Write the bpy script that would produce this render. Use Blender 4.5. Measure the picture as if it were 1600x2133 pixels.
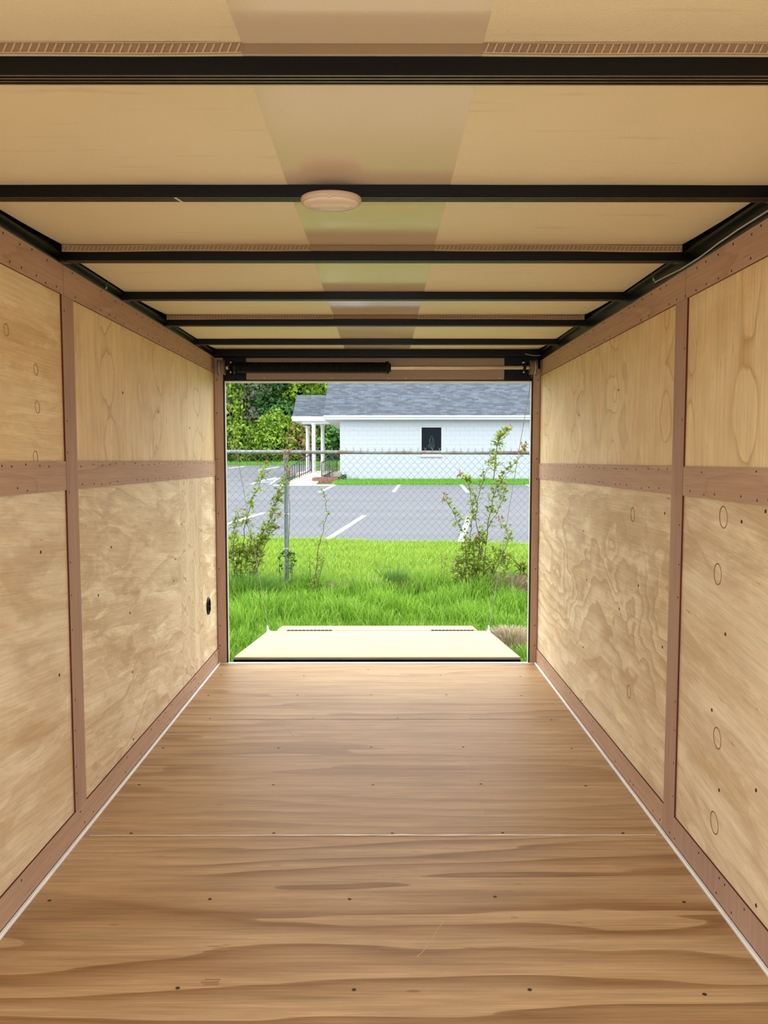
import bpy, bmesh, math, random
import numpy as np
from mathutils import Vector, Matrix, Euler

for o in list(bpy.data.objects):
    bpy.data.objects.remove(o)
SC = bpy.context.scene
COL = SC.collection
R = math.radians
random.seed(7)
rng = np.random.default_rng(7)

# ------------------------------------------------------------------ camera
cam = bpy.data.cameras.new('camera')
camo = bpy.data.objects.new('camera', cam)
COL.objects.link(camo)
camo.location = (0.034, 0.0, 1.3236)
camo.rotation_euler = (R(90 - 3.88), 0, R(-0.1))
cam.sensor_fit = 'HORIZONTAL'
cam.sensor_width = 36.0
cam.lens = 36.0 * 1602 / 1600
cam.clip_start = 0.02
cam.clip_end = 400
SC.camera = camo

# ------------------------------------------------------------------ sky (bright overcast), soft sun behind thin cloud
W = bpy.data.worlds.new('sky')
SC.world = W
W.use_nodes = True
wn = W.node_tree.nodes
wl = W.node_tree.links
bg = wn['Background']
tc = wn.new('ShaderNodeTexCoord')
sx = wn.new('ShaderNodeSeparateXYZ')
cr = wn.new('ShaderNodeValToRGB')
wl.new(tc.outputs['Generated'], sx.inputs[0])
wl.new(sx.outputs['Z'], cr.inputs[0])
wl.new(cr.outputs[0], bg.inputs[0])
cr.color_ramp.elements[0].color = (1.0, 0.99, 0.96, 1)
cr.color_ramp.elements[1].color = (0.74, 0.80, 0.88, 1)
bg.inputs[1].default_value = 2.6
sun = bpy.data.lights.new('sun', 'SUN')
sun.energy = 0.8
sun.angle = R(35)
sun.color = (1.0, 0.95, 0.86)
suno = bpy.data.objects.new('sun', sun)
COL.objects.link(suno)
suno.rotation_euler = (R(-14), R(-24), 0)

SC.view_settings.view_transform = 'Standard'
SC.view_settings.look = 'None'
SC.view_settings.gamma = 1.0
SC.view_settings.use_curve_mapping = False
SC.view_settings.exposure = 0.8
SC.cycles.max_bounces = 14
SC.cycles.diffuse_bounces = 9
SC.cycles.glossy_bounces = 4
SC.cycles.transparent_max_bounces = 8


# ------------------------------------------------------------------ material helpers
class G:
    def __init__(s, name, rough=0.6, spec=0.4, metal=0.0, color=None):
        s.mat = bpy.data.materials.new(name)
        s.mat.use_nodes = True
        s.nt = s.mat.node_tree
        s.b = s.nt.nodes['Principled BSDF']
        s.b.inputs['Roughness'].default_value = rough
        s.b.inputs['Specular IOR Level'].default_value = spec
        s.b.inputs['Metallic'].default_value = metal
        if color is not None:
            s.b.inputs['Base Color'].default_value = (*color, 1)

    def put(s, sock, v):
        if isinstance(v, bpy.types.NodeSocket):
            s.nt.links.new(v, sock)
        elif isinstance(v, (tuple, list)) and len(v) == 3 and sock.type == 'RGBA':
            sock.default_value = (*v, 1)
        else:
            sock.default_value = v

    def n(s, t, out=0, props=None, **ins):
        nd = s.nt.nodes.new('ShaderNode' + t)
        for k, v in (props or {}).items():
            setattr(nd, k, v)
        for k, v in ins.items():
            key = int(k[1:]) if k[0] == 'i' and k[1:].isdigit() else k.replace('_', ' ')
            s.put(nd.inputs[key], v)
        return nd.outputs[out]

    def m(s, op, a, b=0.0, c=None):
        kw = dict(i0=a, i1=b)
        if c is not None:
            kw['i2'] = c
        return s.n('Math', props={'operation': op}, **kw)

    def xyz(s, coord='Object'):
        nd = s.nt.nodes.new('ShaderNodeTexCoord')
        sp = s.nt.nodes.new('ShaderNodeSeparateXYZ')
        s.nt.links.new(nd.outputs[coord], sp.inputs[0])
        return sp.outputs[0], sp.outputs[1], sp.outputs[2]

    def vec(s, x, y, z):
        return s.n('CombineXYZ', i0=x, i1=y, i2=z)

    def noise(s, v, scale=1.0, detail=2.0, rough=0.5, dist=0.0):
        return s.n('TexNoise', Vector=v, Scale=scale, Detail=detail, Roughness=rough, Distortion=dist)

    def ramp(s, fac, stops, interp='LINEAR'):
        nd = s.nt.nodes.new('ShaderNodeValToRGB')
        e = nd.color_ramp.elements
        nd.color_ramp.interpolation = interp
        while len(e) < len(stops):
            e.new(0.5)
        for el, (p, c) in zip(e, stops):
            el.position = p
            el.color = (*c, 1) if isinstance(c, (tuple, list)) else (c, c, c, 1)
        s.put(nd.inputs[0], fac)
        return nd.outputs[0]

    def mix(s, f, a, b, mode='MIX'):
        nd = s.nt.nodes.new('ShaderNodeMix')
        nd.data_type = 'RGBA'
        nd.blend_type = mode
        s.put(nd.inputs[0], f)
        s.put(nd.inputs[6], a)
        s.put(nd.inputs[7], b)
        return nd.outputs[2]

    def color(s, c):
        s.put(s.b.inputs['Base Color'], c)

    def bump(s, h, strength=0.2, dist=0.01):
        nd = s.nt.nodes.new('ShaderNodeBump')
        nd.inputs['Strength'].default_value = strength
        nd.inputs['Distance'].default_value = dist
        s.put(nd.inputs['Height'], h)
        s.nt.links.new(nd.outputs[0], s.b.inputs['Normal'])


def plain(name, color, rough=0.6, spec=0.4, metal=0.0, var=0.08, scale=8.0):
    g = G(name, rough, spec, metal)
    x, y, z = g.xyz()
    nz = g.noise(g.vec(x, y, z), scale, 3)
    lo = tuple(c * (1 - var) for c in color)
    hi = tuple(min(1, c * (1 + var)) for c in color)
    g.color(g.ramp(nz, [(0.3, lo), (0.7, hi)]))
    return g.mat


def plywood(name, along, across, seed, pale, tan, dark, A=5.0, B=2.0, wa=0.5, wb=1.5, fig=0.6, line=0.3,
            mott=0.6, rough=0.45, cover=(0.40, 0.60), spec=0.35, tilt=0.0, fiber=1.0, ma=1.3, mb=4.5, fa=2.2, fb=9.0, fw=.35, worn=0.0, cols=(), streak=.35):
    g = G(name, rough, spec)
    p = dict(zip('xyz', g.xyz()))
    a, b = p[along], p[across]
    if tilt:
        b = g.m('MULTIPLY_ADD', a, tilt, b)
    w = g.noise(g.vec(g.m('MULTIPLY', a, wa), g.m('MULTIPLY', b, wb), seed), 1.3, 3, 0.5, 0.25)
    fine = g.noise(g.vec(g.m('MULTIPLY', a, fa), g.m('MULTIPLY', b, fb), seed + 3.1), 1.0, 3, 0.6)
    field = g.m('ADD', g.m('MULTIPLY', w, A), g.m('MULTIPLY', b, B))
    field = g.m('MULTIPLY_ADD', fine, fw, field)
    near = None
    wob = g.noise(g.vec(g.m('MULTIPLY', a, 2.6), g.m('MULTIPLY', b, 3.5), seed + 33.0), 1.0, 3, 0.55)
    for (b0, a0, per, amp, wd) in cols:     # stacked lens figures where the veneer was peeled past the same knot
        db = g.m('ABSOLUTE', g.m('ADD', g.m('SUBTRACT', b, b0), g.m('MULTIPLY', g.m('SUBTRACT', wob, 0.5), wd * .9)))
        fall = g.m('EXPONENT', g.m('MULTIPLY', g.m('POWER', g.m('DIVIDE', db, wd), 1.5), -1.0))
        cs = g.m('COSINE', g.m('ADD', g.m('MULTIPLY', g.m('SUBTRACT', a, a0), 2 * math.pi / per), g.m('MULTIPLY', wob, 5.0)))
        t_ = g.m('MULTIPLY', fall, g.m('MULTIPLY_ADD', cs, amp, amp * 1.2))
        field = g.m('ADD', field, t_)
        near = fall if near is None else g.m('MAXIMUM', near, fall)
    fr = g.m('FRACT', field)
    saw = g.ramp(fr, [(0.0, 0.0), (0.35, 0.12), (0.72, 0.65), (0.9, 1.0), (0.985, 0.75), (1.0, 0.0)])
    ln = g.ramp(fr, [(0.0, 0.0), (0.80, 0.0), (0.90, 0.5), (0.96, 1.0), (1.0, 0.0)])
    band = g.mix(line, saw, ln)
    msk = g.ramp(g.noise(g.vec(g.m('MULTIPLY', a, 0.7), g.m('MULTIPLY', b, 1.3), seed + 9.7), 1.1, 2),
                 [(cover[0], 0.12), (cover[1], 1.0)])
    if near is not None:
        msk = g.m('MINIMUM', 1.0, g.m('ADD', g.m('MULTIPLY', msk, .45), g.m('MULTIPLY', near, 1.1)))
    mo = g.noise(g.vec(g.m('MULTIPLY', a, ma), g.m('MULTIPLY', b, mb), seed + 21.0), 1.0, 7, 0.66, 0.5)
    col = g.mix(g.ramp(mo, [(0.38, 0.0), (0.60, mott)]), pale, tan)
    if worn:
        wn_ = g.noise(g.vec(g.m('MULTIPLY', a, 3.2), g.m('MULTIPLY', b, 11.0), seed + 55.0), 1.0, 6, 0.7, 0.6)
        col = g.mix(g.ramp(wn_, [(0.50, 0.0), (0.63, worn)]), col, tuple(min(1, c * 1.12 + .04) for c in pale))
        wd_ = g.noise(g.vec(g.m('MULTIPLY', a, 2.6), g.m('MULTIPLY', b, 7.0), seed + 71.0), 1.0, 6, 0.7, 0.6)
        col = g.mix(g.ramp(wd_, [(0.52, 0.0), (0.66, worn * .8)]), col, tuple(c * .82 for c in tan))
    amt = g.m('MULTIPLY', g.m('MULTIPLY', band, msk), fig)
    col = g.mix(amt, col, dark)
    fb = g.noise(g.vec(g.m('MULTIPLY', a, 5.0), g.m('MULTIPLY', b, 190.0), seed + 2.0), 1.0, 2, 0.6)
    col = g.mix(1.0, col, g.ramp(fb, [(0.25, 1 - 0.16 * fiber), (0.7, 1.0 + 0.03 * fiber)]), 'MULTIPLY')
    sk = g.noise(g.vec(g.m('MULTIPLY', a, 1.4), g.m('MULTIPLY', b, 48.0), seed + 13.0), 1.0, 4, 0.65)
    col = g.mix(1.0, col, g.ramp(sk, [(0.30, 1 - .30 * streak), (0.68, 1.0 + .08 * streak)]), 'MULTIPLY')
    # small dark pin knots and pitch flecks
    fl = g.noise(g.vec(g.m('MULTIPLY', a, 9.0), g.m('MULTIPLY', b, 45.0), seed + 40.0), 1.0, 1)
    col = g.mix(g.ramp(fl, [(0.76, 0.0), (0.82, 0.55)]), col, tuple(c * 0.45 for c in dark))
    g.color(col)
    g.bump(fb, 0.08, 0.002)
    return g.mat


# palette
PALE = (0.89, 0.765, 0.55)
TAN = (0.69, 0.52, 0.31)
BROWN = (0.40, 0.215, 0.085)
M = {}
M['floor'] = []
for i, (A, B, wa, fg) in enumerate([(7, 4.5, .32, .95), (7, 6.0, .26, .6), (8, 9.0, .26, .65), (6, 6.0, .3, .8)]):
    M['floor'].append(plywood('pine_plywood_floor_%d' % i, 'x', 'y', 3.3 + 7.9 * i, (0.575, 0.385, 0.20), (0.475, 0.285, 0.13),
                              (0.28, 0.135, 0.042), A=A, B=B, wa=wa, wb=2.4, fig=fg, line=0.12, mott=0.7, ma=.6, mb=8.0, fa=1.0, fb=22.0, fw=.20, worn=.22, streak=.8, fiber=1.5, rough=0.5,
                              cover=(0.36, 0.56), spec=0.2))


PALE_U, TAN_U, BROWN_U = (0.90, 0.735, 0.44), (0.78, 0.565, 0.28), (0.48, 0.28, 0.105)


def wallply(i, along, across, **k):
    d = dict(A=4.5, B=1.2, wa=0.55, wb=1.6, fig=0.5, line=0.65, mott=0.75, rough=0.55, spec=0.25)
    d.update(k)
    c3 = (PALE_U, TAN_U, BROWN_U) if i in (0, 1, 4, 5) else (PALE, TAN, BROWN)
    return plywood('pine_plywood_wall_%d' % i, along, across, 11.0 + 5.37 * i, *c3, **d)


M['wall'] = [
    wallply(0, 'y', 'z', fig=0.3, mott=1.0, wb=1.2, worn=.6),            # left upper near
    wallply(1, 'z', 'y', fig=0.62, A=3.5, B=0.8, wa=0.9, wb=2.2, worn=.3, ma=2.2, mb=2.6, line=.95,
            cols=[(3.05, 1.5, .26, .45, .06), (3.68, 1.6, .34, .45, .06), (4.45, 1.5, .3, .6, .09)]),   # left upper far
    wallply(2, 'y', 'z', fig=0.35, tilt=0.1, mott=1.0, worn=.55),        # left lower near
    wallply(3, 'y', 'z', fig=0.35, mott=1.0, tilt=0.12, A=5, B=2, worn=.9, ma=1.0),   # left lower far
    wallply(4, 'z', 'y', fig=0.65, A=2.2, B=0.6, wb=1.8, wa=.7, worn=.35, ma=3.0, mb=2.0, line=.9,
            cols=[(2.13, 1.62, .38, .5, .05), (2.52, 1.5, .36, .4, .035)]),            # right upper near
    wallply(5, 'z', 'y', fig=0.62, A=3.0, B=0.8, wa=1.0, wb=2.0, worn=.3, ma=2.6, mb=2.0, line=.8,
            cols=[(4.72, 1.5, .28, .7, .09), (4.02, 1.55, .32, .8, .10), (3.35, 1.72, .30, .9, .075), (2.74, 1.6, .33, .7, .07)]),   # right upper far
    wallply(6, 'y', 'z', fig=0.3, tilt=-0.15, mott=0.9, worn=.5),       # right lower near
    wallply(7, 'y', 'z', fig=0.5, A=3.5, B=5, wa=0.8, wb=1.6, line=0.0, mott=0.8, worn=.6,
            cols=[(.70, 3.35, 2.2, 2.0, .33)]),   # right lower far
    wallply(8, 'z', 'y', fig=0.7, A=4, B=2, wa=0.9, wb=3.0, cover=(.2, .4), line=.6,
            cols=[(4.12, .5, .17, 1.1, .05), (4.30, .55, .22, 1.5, .06), (4.50, .5, .19, 1.1, .045)]),   # left lower far, figured veneer strip
]
M['ramp'] = plywood('fresh_pine_plywood_ramp', 'x', 'y', 77.0, (0.44, 0.36, 0.22), (0.405, 0.32, 0.18), (0.35, 0.255, 0.13),
                    A=6, B=3, fig=0.5, line=0.1, mott=0.6, rough=0.5)
M['luan'] = plywood('luan_batten_along', 'y', 'z', 5.0, (0.55, 0.37, 0.26), (0.48, 0.31, 0.21), (0.34, 0.20, 0.125),
                    A=5, B=3, wa=0.8, wb=3, fig=0.4, line=0.7, rough=0.6, spec=0.2)
M['luan_v'] = plywood('luan_batten_upright', 'z', 'y', 6.0, (0.48, 0.32, 0.235), (0.42, 0.27, 0.195), (0.32, 0.19, 0.13),
                      A=4, B=3, wa=0.5, wb=4, fig=0.35, line=0.7, rough=0.6, spec=0.2)
M['luan_post'] = plywood('luan_rear_post', 'z', 'x', 8.0, (0.50, 0.34, 0.26), (0.44, 0.29, 0.215), (0.33, 0.20, 0.14),
                         A=4, B=3, wa=0.5, wb=6, fig=0.3, line=0.7, rough=0.55, spec=0.25)
M['luan_edge_shaded'] = plain('luan_ply_edge_shaded', (0.10, 0.022, 0.016), 0.8, 0.1)  # dark red ply core, darkened further to paint in shade
M['ply_edge'] = plain('plywood_edge', (0.30, 0.18, 0.09), 0.8, 0.1)
M['black'] = plain('black_painted_steel', (0.002, 0.002, 0.0025), 0.35, 0.22)
M['black_matt'] = plain('black_rubber', (0.008, 0.008, 0.008), 0.7, 0.2)
M['screw'] = plain('dark_screw_head', (0.035, 0.022, 0.015), 0.6, 0.3)
M['bow_foot'] = plain('grooved_steel_reflection', (0.17, 0.145, 0.115), 0.33, 0.5, 0.7, 0.2, 30)  # lighter brown painted in for light reflected on the bow undersides
M['silver'] = plain('bright_zinc', (0.75, 0.75, 0.74), 0.3, 0.5, 0.9)
M['white_trim'] = plain('white_edge_angle', (0.80, 0.79, 0.77), 0.35, 0.5)
M['steel'] = plain('oiled_steel', (0.10, 0.09, 0.08), 0.3, 0.5, 0.9)
M['shaft'] = plain('steel_shaft', (0.50, 0.42, 0.34), 0.28, 0.5, 1.0)
M['header'] = plain('taupe_header_panel', (0.36, 0.27, 0.20), 0.6, 0.3, 0, 0.03, 3)
M['drum'] = plain('cable_drum_alloy', (0.20, 0.15, 0.10), 0.45, 0.5, 0.4)
M['cablegrey'] = plain('galvanised_cable', (0.42, 0.42, 0.42), 0.4, 0.5, 0.6)
M['wire'] = plain('grey_wire_jacket', (0.45, 0.46, 0.48), 0.4, 0.5)
M['fix'] = plain('cream_plastic', (0.58, 0.45, 0.32), 0.35, 0.5, 0, 0.03, 5)
M['lens'] = plain('frosted_light_lens', (0.68, 0.58, 0.47), 0.22, 0.5, 0, 0.03, 6)
M['scratch'] = plain('pale_scratch', (0.62, 0.44, 0.26), 0.6, 0.2)
M['glint'] = plain('pale_glint', (0.66, 0.58, 0.52), 0.25, 0.6)  # pale colour for the painted glint along floor seams

g = G('white_pebbled_ceiling_sheet', 0.42, 0.35)
x, y, z = g.xyz()
v = g.vec(x, y, z)
n1 = g.noise(v, 240, 2)
n2 = g.noise(v, 2.2, 4)
n3 = g.noise(g.vec(g.m('MULTIPLY', x, 3.0), g.m('MULTIPLY', y, 30.0), 4.0), 1.0, 3)
c = g.ramp(n2, [(0.3, (0.83, 0.77, 0.58)), (0.7, (0.88, 0.82, 0.64))])
c = g.mix(g.ramp(n3, [(0.62, 0.0), (0.78, 0.28)]), c, (0.35, 0.27, 0.16))
g.color(c)
g.bump(n1, 0.35, 0.002)
M['ceil'] = g.mat
g = G('smooth_ceiling_strip', 0.16, 0.5)
x, y, z = g.xyz()
n1 = g.noise(g.vec(x, y, z), 1.6, 3)
n2 = g.noise(g.vec(g.m('MULTIPLY', x, 120.0), g.m('MULTIPLY', y, 6.0), 0.0), 1.0, 3)
c = g.ramp(n1, [(0.3, (0.70, 0.62, 0.50)), (0.7, (0.75, 0.66, 0.53))])
c = g.mix(g.ramp(n2, [(0.70, 0.0), (0.82, 0.3)]), c, (0.30, 0.23, 0.14))
g.color(c)
M['strip'] = g.mat
M['end_shade'] = plain('shaded_cut_end', (0.30, 0.205, 0.115), 0.7, 0.2)  # shade painted into the camera-facing ends of the ceiling sheets
M['flute'] = plain('cut_fluted_edge', (0.50, 0.36, 0.23), 0.45, 0.3)

# outdoors
g = G('asphalt', 0.85, 0.25)
x, y, z = g.xyz()
n1 = g.noise(g.vec(g.m('MULTIPLY', x, 0.12), g.m('MULTIPLY', y, 0.9), 0.0), 1.0, 5, 0.6)
n2 = g.noise(g.vec(x, y, z), 60, 2)
c = g.ramp(n1, [(0.3, (0.095, 0.101, 0.111)), (0.7, (0.128, 0.134, 0.146))])
c = g.mix(1.0, c, g.ramp(n2, [(0.3, 0.86), (0.7, 1.06)]), 'MULTIPLY')
n3 = g.m('ABSOLUTE', g.m('SUBTRACT', g.m('ADD', y, g.m('MULTIPLY', g.noise(g.vec(x, y, 0.0), 0.3, 2), 0.25)), 22.4))
c = g.mix(g.ramp(n3, [(0.0, 0.6), (0.05, 0.0), (1.0, 0.0)]), c, (0.05, 0.05, 0.055))
g.color(c)
g.bump(n2, 0.3, 0.01)
M['asphalt'] = g.mat
M['line_white'] = plain('white_road_paint', (0.86, 0.86, 0.86), 0.7, 0.3, 0, 0.12, 6)
M['line_blue'] = plain('pale_blue_road_paint', (0.55, 0.78, 0.86), 0.7, 0.3, 0, 0.12, 6)
M['soil'] = plain('grassy_soil', (0.055, 0.10, 0.015), 0.95, 0.1, 0, 0.4, 3)
M['dirt'] = plain('tan_bounce_dirt', (0.30, 0.235, 0.17), 0.95, 0.1, 0, 0.2, 10)  # for the added ground that bounces light inside
M['concrete'] = plain('pale_concrete', (0.66, 0.56, 0.45), 0.8, 0.2, 0, 0.1, 2)
M['curb'] = plain('light_concrete_walk', (0.74, 0.70, 0.66), 0.8, 0.2, 0, 0.06, 2)
M['white_paint'] = plain('white_painted_trim', (0.64, 0.66, 0.68), 0.5, 0.4, 0, 0.02, 2)
M['cmu'] = plain('white_painted_block', (0.385, 0.43, 0.475), 0.6, 0.3, 0, 0.035, 1.5)
M['cmu_joint'] = plain('white_painted_mortar', (0.30, 0.335, 0.37), 0.7, 0.2, 0, 0.05, 5)
M['pane'] = plain('dark_tinted_glass', (0.004, 0.008, 0.013), 0.12, 0.04)
M['etch'] = plain('etched_emblem', (0.04, 0.056, 0.06), 0.6, 0.3)
M['iron'] = plain('black_iron', (0.02, 0.022, 0.028), 0.5, 0.4)
M['galv'] = plain('galvanised_pipe', (0.15, 0.19, 0.205), 0.45, 0.5, 0.35, 0.15, 12)
g = G('galvanised_rail_with_rust', 0.5, 0.5, 0.3)
x, y, z = g.xyz()
n1 = g.m('ADD', g.noise(g.vec(g.m('MULTIPLY', x, 2.2), y, z), 1.0, 6, 0.7), g.m('MULTIPLY', x, 0.035))
c = g.ramp(n1, [(0.40, (0.19, 0.22, 0.225)), (0.54, (0.15, 0.12, 0.10)), (0.66, (0.15, 0.07, 0.04))])
g.color(c)
M['rail'] = g.mat
M['wiremesh'] = plain('galvanised_wire', (0.14, 0.15, 0.16), 0.5, 0.4, 0.1)
M['brick'] = plain('red_brick', (0.24, 0.10, 0.085), 0.85, 0.2, 0, 0.25, 9)
M['bark'] = plain('grey_bark', (0.09, 0.075, 0.06), 0.9, 0.1, 0, 0.3, 6)
M['stem'] = plain('green_brown_stem', (0.085, 0.07, 0.03), 0.8, 0.2, 0, 0.2, 20)

g = G('asphalt_shingle', 0.9, 0.15)
x, y, z = g.xyz()
bt = g.nt.nodes.new('ShaderNodeTexBrick')
bt.offset = 0.37
bt.inputs['Scale'].default_value = 1.0
bt.inputs['Brick Width'].default_value = 0.30
bt.inputs['Row Height'].default_value = 0.14
bt.inputs['Mortar Size'].default_value = 0.004
bt.inputs['Color1'].default_value = (0.062, 0.073, 0.088, 1)
bt.inputs['Color2'].default_value = (0.115, 0.134, 0.160, 1)
bt.inputs['Mortar'].default_value = (0.05, 0.056, 0.066, 1)
bt.inputs['Bias'].default_value = -0.2
g.nt.links.new(g.vec(x, g.m('MULTIPLY', y, 1.158), 0.0), bt.inputs['Vector'])
n1 = g.noise(g.vec(g.m('MULTIPLY', x, 5.0), g.m('MULTIPLY', y, 16.0), 0.0), 1.0, 4, 0.7)
c = g.mix(1.0, bt.outputs['Color'], g.ramp(n1, [(0.3, 0.80), (0.7, 1.35)]), 'MULTIPLY')
g.color(c)
M['shingle'] = g.mat


def leafmat(name, cols, trans=0.25, rough=0.55):
    g = G(name, rough, 0.3)
    geo = g.nt.nodes.new('ShaderNodeNewGeometry')
    k = len(cols)
    c = g.ramp(geo.outputs['Random Per Island'], [(i / max(1, k - 1), cc) for i, cc in enumerate(cols)])
    g.color(c)
    tr = g.nt.nodes.new('ShaderNodeBsdfTranslucent')
    g.nt.links.new(c, tr.inputs['Color'])
    mx = g.nt.nodes.new('ShaderNodeMixShader')
    mx.inputs[0].default_value = trans
    out = g.nt.nodes['Material Output']
    g.nt.links.new(g.b.outputs[0], mx.inputs[1])
    g.nt.links.new(tr.outputs[0], mx.inputs[2])
    g.nt.links.new(mx.outputs[0], out.inputs[0])
    return g.mat


M['grass_tall'] = leafmat('tall_grass_blades', [(0.07, 0.20, 0.008), (0.14, 0.32, 0.015), (0.24, 0.42, 0.03), (0.34, 0.50, 0.10)], 0.3)
M['grass_lawn'] = leafmat('lawn_grass_blades', [(0.13, 0.28, 0.012), (0.25, 0.42, 0.02), (0.33, 0.48, 0.045), (0.32, 0.42, 0.08)], 0.3)
M['grass_far'] = leafmat('far_grass_blades', [(0.10, 0.30, 0.02), (0.18, 0.42, 0.03)], 0.3)
M['grass_dead'] = leafmat('dead_grass_blades', [(0.30, 0.22, 0.14), (0.44, 0.35, 0.22), (0.22, 0.15, 0.10), (0.55, 0.46, 0.30)], 0.2)
M['grass_dark'] = leafmat('dark_weed_blades', [(0.06, 0.16, 0.015), (0.12, 0.26, 0.03), (0.10, 0.17, 0.04)], 0.2)
M['leaf_weed'] = leafmat('weed_leaves', [(0.09, 0.17, 0.012), (0.18, 0.29, 0.022), (0.29, 0.37, 0.05), (0.36, 0.39, 0.11)], 0.3)
M['leaf_red'] = leafmat('reddish_young_leaves', [(0.26, 0.11, 0.06), (0.36, 0.20, 0.10), (0.27, 0.19, 0.07)], 0.3)
M['leaf_dark'] = leafmat('dark_leaves', [(0.05, 0.12, 0.02), (0.10, 0.20, 0.03)], 0.2)
TREE_COLS = {
    'yellow': [(0.06, 0.14, 0.01), (0.14, 0.25, 0.015), (0.25, 0.37, 0.03)],
    'mid': [(0.045, 0.13, 0.015), (0.10, 0.24, 0.03), (0.17, 0.34, 0.05)],
    'dark': [(0.025, 0.085, 0.02), (0.055, 0.16, 0.035), (0.09, 0.22, 0.06)],
    'grey': [(0.09, 0.11, 0.06), (0.15, 0.16, 0.10), (0.06, 0.09, 0.03)],
    'orange': [(0.26, 0.15, 0.05), (0.15, 0.20, 0.03), (0.34, 0.22, 0.09)],
}
for k, cs in TREE_COLS.items():
    M['tree_' + k] = leafmat('%s_tree_leaves' % k, cs, 0.25)


# ------------------------------------------------------------------ mesh helpers
class MB:
    def __init__(s):
        s.v = []
        s.f = []

    def add(s, vs, fs):
        o = len(s.v)
        s.v.extend([tuple(p) for p in vs])
        s.f.extend([tuple(i + o for i in f) for f in fs])
        return s

    def box(s, x0, x1, y0, y1, z0, z1):
        vs = [(x, y, z) for x in (x0, x1) for y in (y0, y1) for z in (z0, z1)]
        return s.add(vs, [(0, 1, 3, 2), (4, 6, 7, 5), (0, 4, 5, 1), (2, 3, 7, 6), (0, 2, 6, 4), (1, 5, 7, 3)])

    def hexa(s, p):   # eight corners: bottom loop 0-3, top loop 4-7
        return s.add(p, [(3, 2, 1, 0), (4, 5, 6, 7), (0, 1, 5, 4), (1, 2, 6, 5), (2, 3, 7, 6), (3, 0, 4, 7)])

    def tube(s, pts, r, n=8, cap=True):
        pts = [Vector(p) for p in pts]
        rs = r if isinstance(r, (list, tuple)) else [r] * len(pts)
        rings = []
        ref = None
        for i, p in enumerate(pts):
            d = (pts[min(i + 1, len(pts) - 1)] - pts[max(i - 1, 0)]).normalized()
            if ref is None:
                ref = d.orthogonal().normalized()
            u = (ref - d * ref.dot(d))
            if u.length < 1e-6:
                u = d.orthogonal()
            u.normalize()
            ref = u
            w = d.cross(u)
            rings.append([p + (u * math.cos(2 * math.pi * k / n) + w * math.sin(2 * math.pi * k / n)) * rs[i] for k in range(n)])
        o = len(s.v)
        for rg in rings:
            s.v.extend([tuple(q) for q in rg])
        for i in range(len(pts) - 1):
            for k in range(n):
                a, b = o + i * n + k, o + i * n + (k + 1) % n
                s.f.append((a, b, b + n, a + n))
        if cap:
            s.f.append(tuple(o + k for k in reversed(range(n))))
            s.f.append(tuple(o + (len(pts) - 1) * n + k for k in range(n)))
        return s

    def lathe(s, prof, c, axis='z', n=24, sx=1.0, sy=1.0):
        # prof: (radius, height) pairs
        o = len(s.v)
        for r, h in prof:
            for k in range(n):
                a = 2 * math.pi * k / n
                p, q = r * math.cos(a) * sx, r * math.sin(a) * sy
                s.v.append({'z': (c[0] + p, c[1] + q, c[2] + h), 'x': (c[0] + h, c[1] + p, c[2] + q),
                            'y': (c[0] + q, c[1] + h, c[2] + p)}[axis])
        for i in range(len(prof) - 1):
            for k in range(n):
                a, b = o + i * n + k, o + i * n + (k + 1) % n
                s.f.append((a, b, b + n, a + n))
        s.f.append(tuple(o + k for k in reversed(range(n))))
        s.f.append(tuple(o + (len(prof) - 1) * n + k for k in range(n)))
        return s


def wpos(o):
    p = Vector((0, 0, 0))
    while o is not None:
        p += o.location
        o = o.parent
    return p


def build(name, mb, mat, parent=None, at=None, bevel=0.0, smooth=False, kind=None, label=None):
    """mesh object from world coordinates; its origin sits at `at` (world), default the parent's"""
    base = Vector(at) if at is not None else (wpos(parent) if parent else Vector((0, 0, 0)))
    me = bpy.data.meshes.new(name)
    me.from_pydata([tuple(Vector(p) - base) for p in mb.v], [], mb.f)
    mats = mat if isinstance(mat, list) else [mat]
    for m_ in mats:
        me.materials.append(m_)
    bm = bmesh.new()
    bm.from_mesh(me)
    bmesh.ops.recalc_face_normals(bm, faces=bm.faces)
    if bevel:
        bmesh.ops.bevel(bm, geom=list(bm.edges), offset=bevel, segments=1, affect='EDGES', clamp_overlap=True)
    bm.to_mesh(me)
    bm.free()
    if smooth:
        for p in me.polygons:
            p.use_smooth = True
    o = bpy.data.objects.new(name, me)
    COL.objects.link(o)
    if parent:
        o.parent = parent
        o.location = base - wpos(parent)
    else:
        o.location = base
    if kind:
        o['kind'] = kind
    if label:
        o['label'] = label
    return o


def raw(name, verts, faces_n, loops, mat, parent=None, kind=None):
    """fast mesh: verts (N,3) float, loops flat index list, faces_n vertices per face"""
    me = bpy.data.meshes.new(name)
    verts = np.asarray(verts, dtype=np.float32)
    loops = np.asarray(loops, dtype=np.int32).ravel()
    nf = len(loops) // faces_n
    me.vertices.add(len(verts))
    me.vertices.foreach_set('co', verts.ravel())
    me.loops.add(len(loops))
    me.loops.foreach_set('vertex_index', loops)
    me.polygons.add(nf)
    me.polygons.foreach_set('loop_start', np.arange(0, nf * faces_n, faces_n, dtype=np.int32))
    me.update(calc_edges=True)
    me.materials.append(mat)
    o = bpy.data.objects.new(name, me)
    COL.objects.link(o)
    if parent:
        o.parent = parent
    if kind:
        o['kind'] = kind
    return o


def dup(src, parent, wloc):
    o = src.copy()
    COL.objects.link(o)
    o.parent = parent
    o.location = Vector(wloc) - (wpos(parent) if parent else Vector((0, 0, 0)))
    return o


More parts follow.
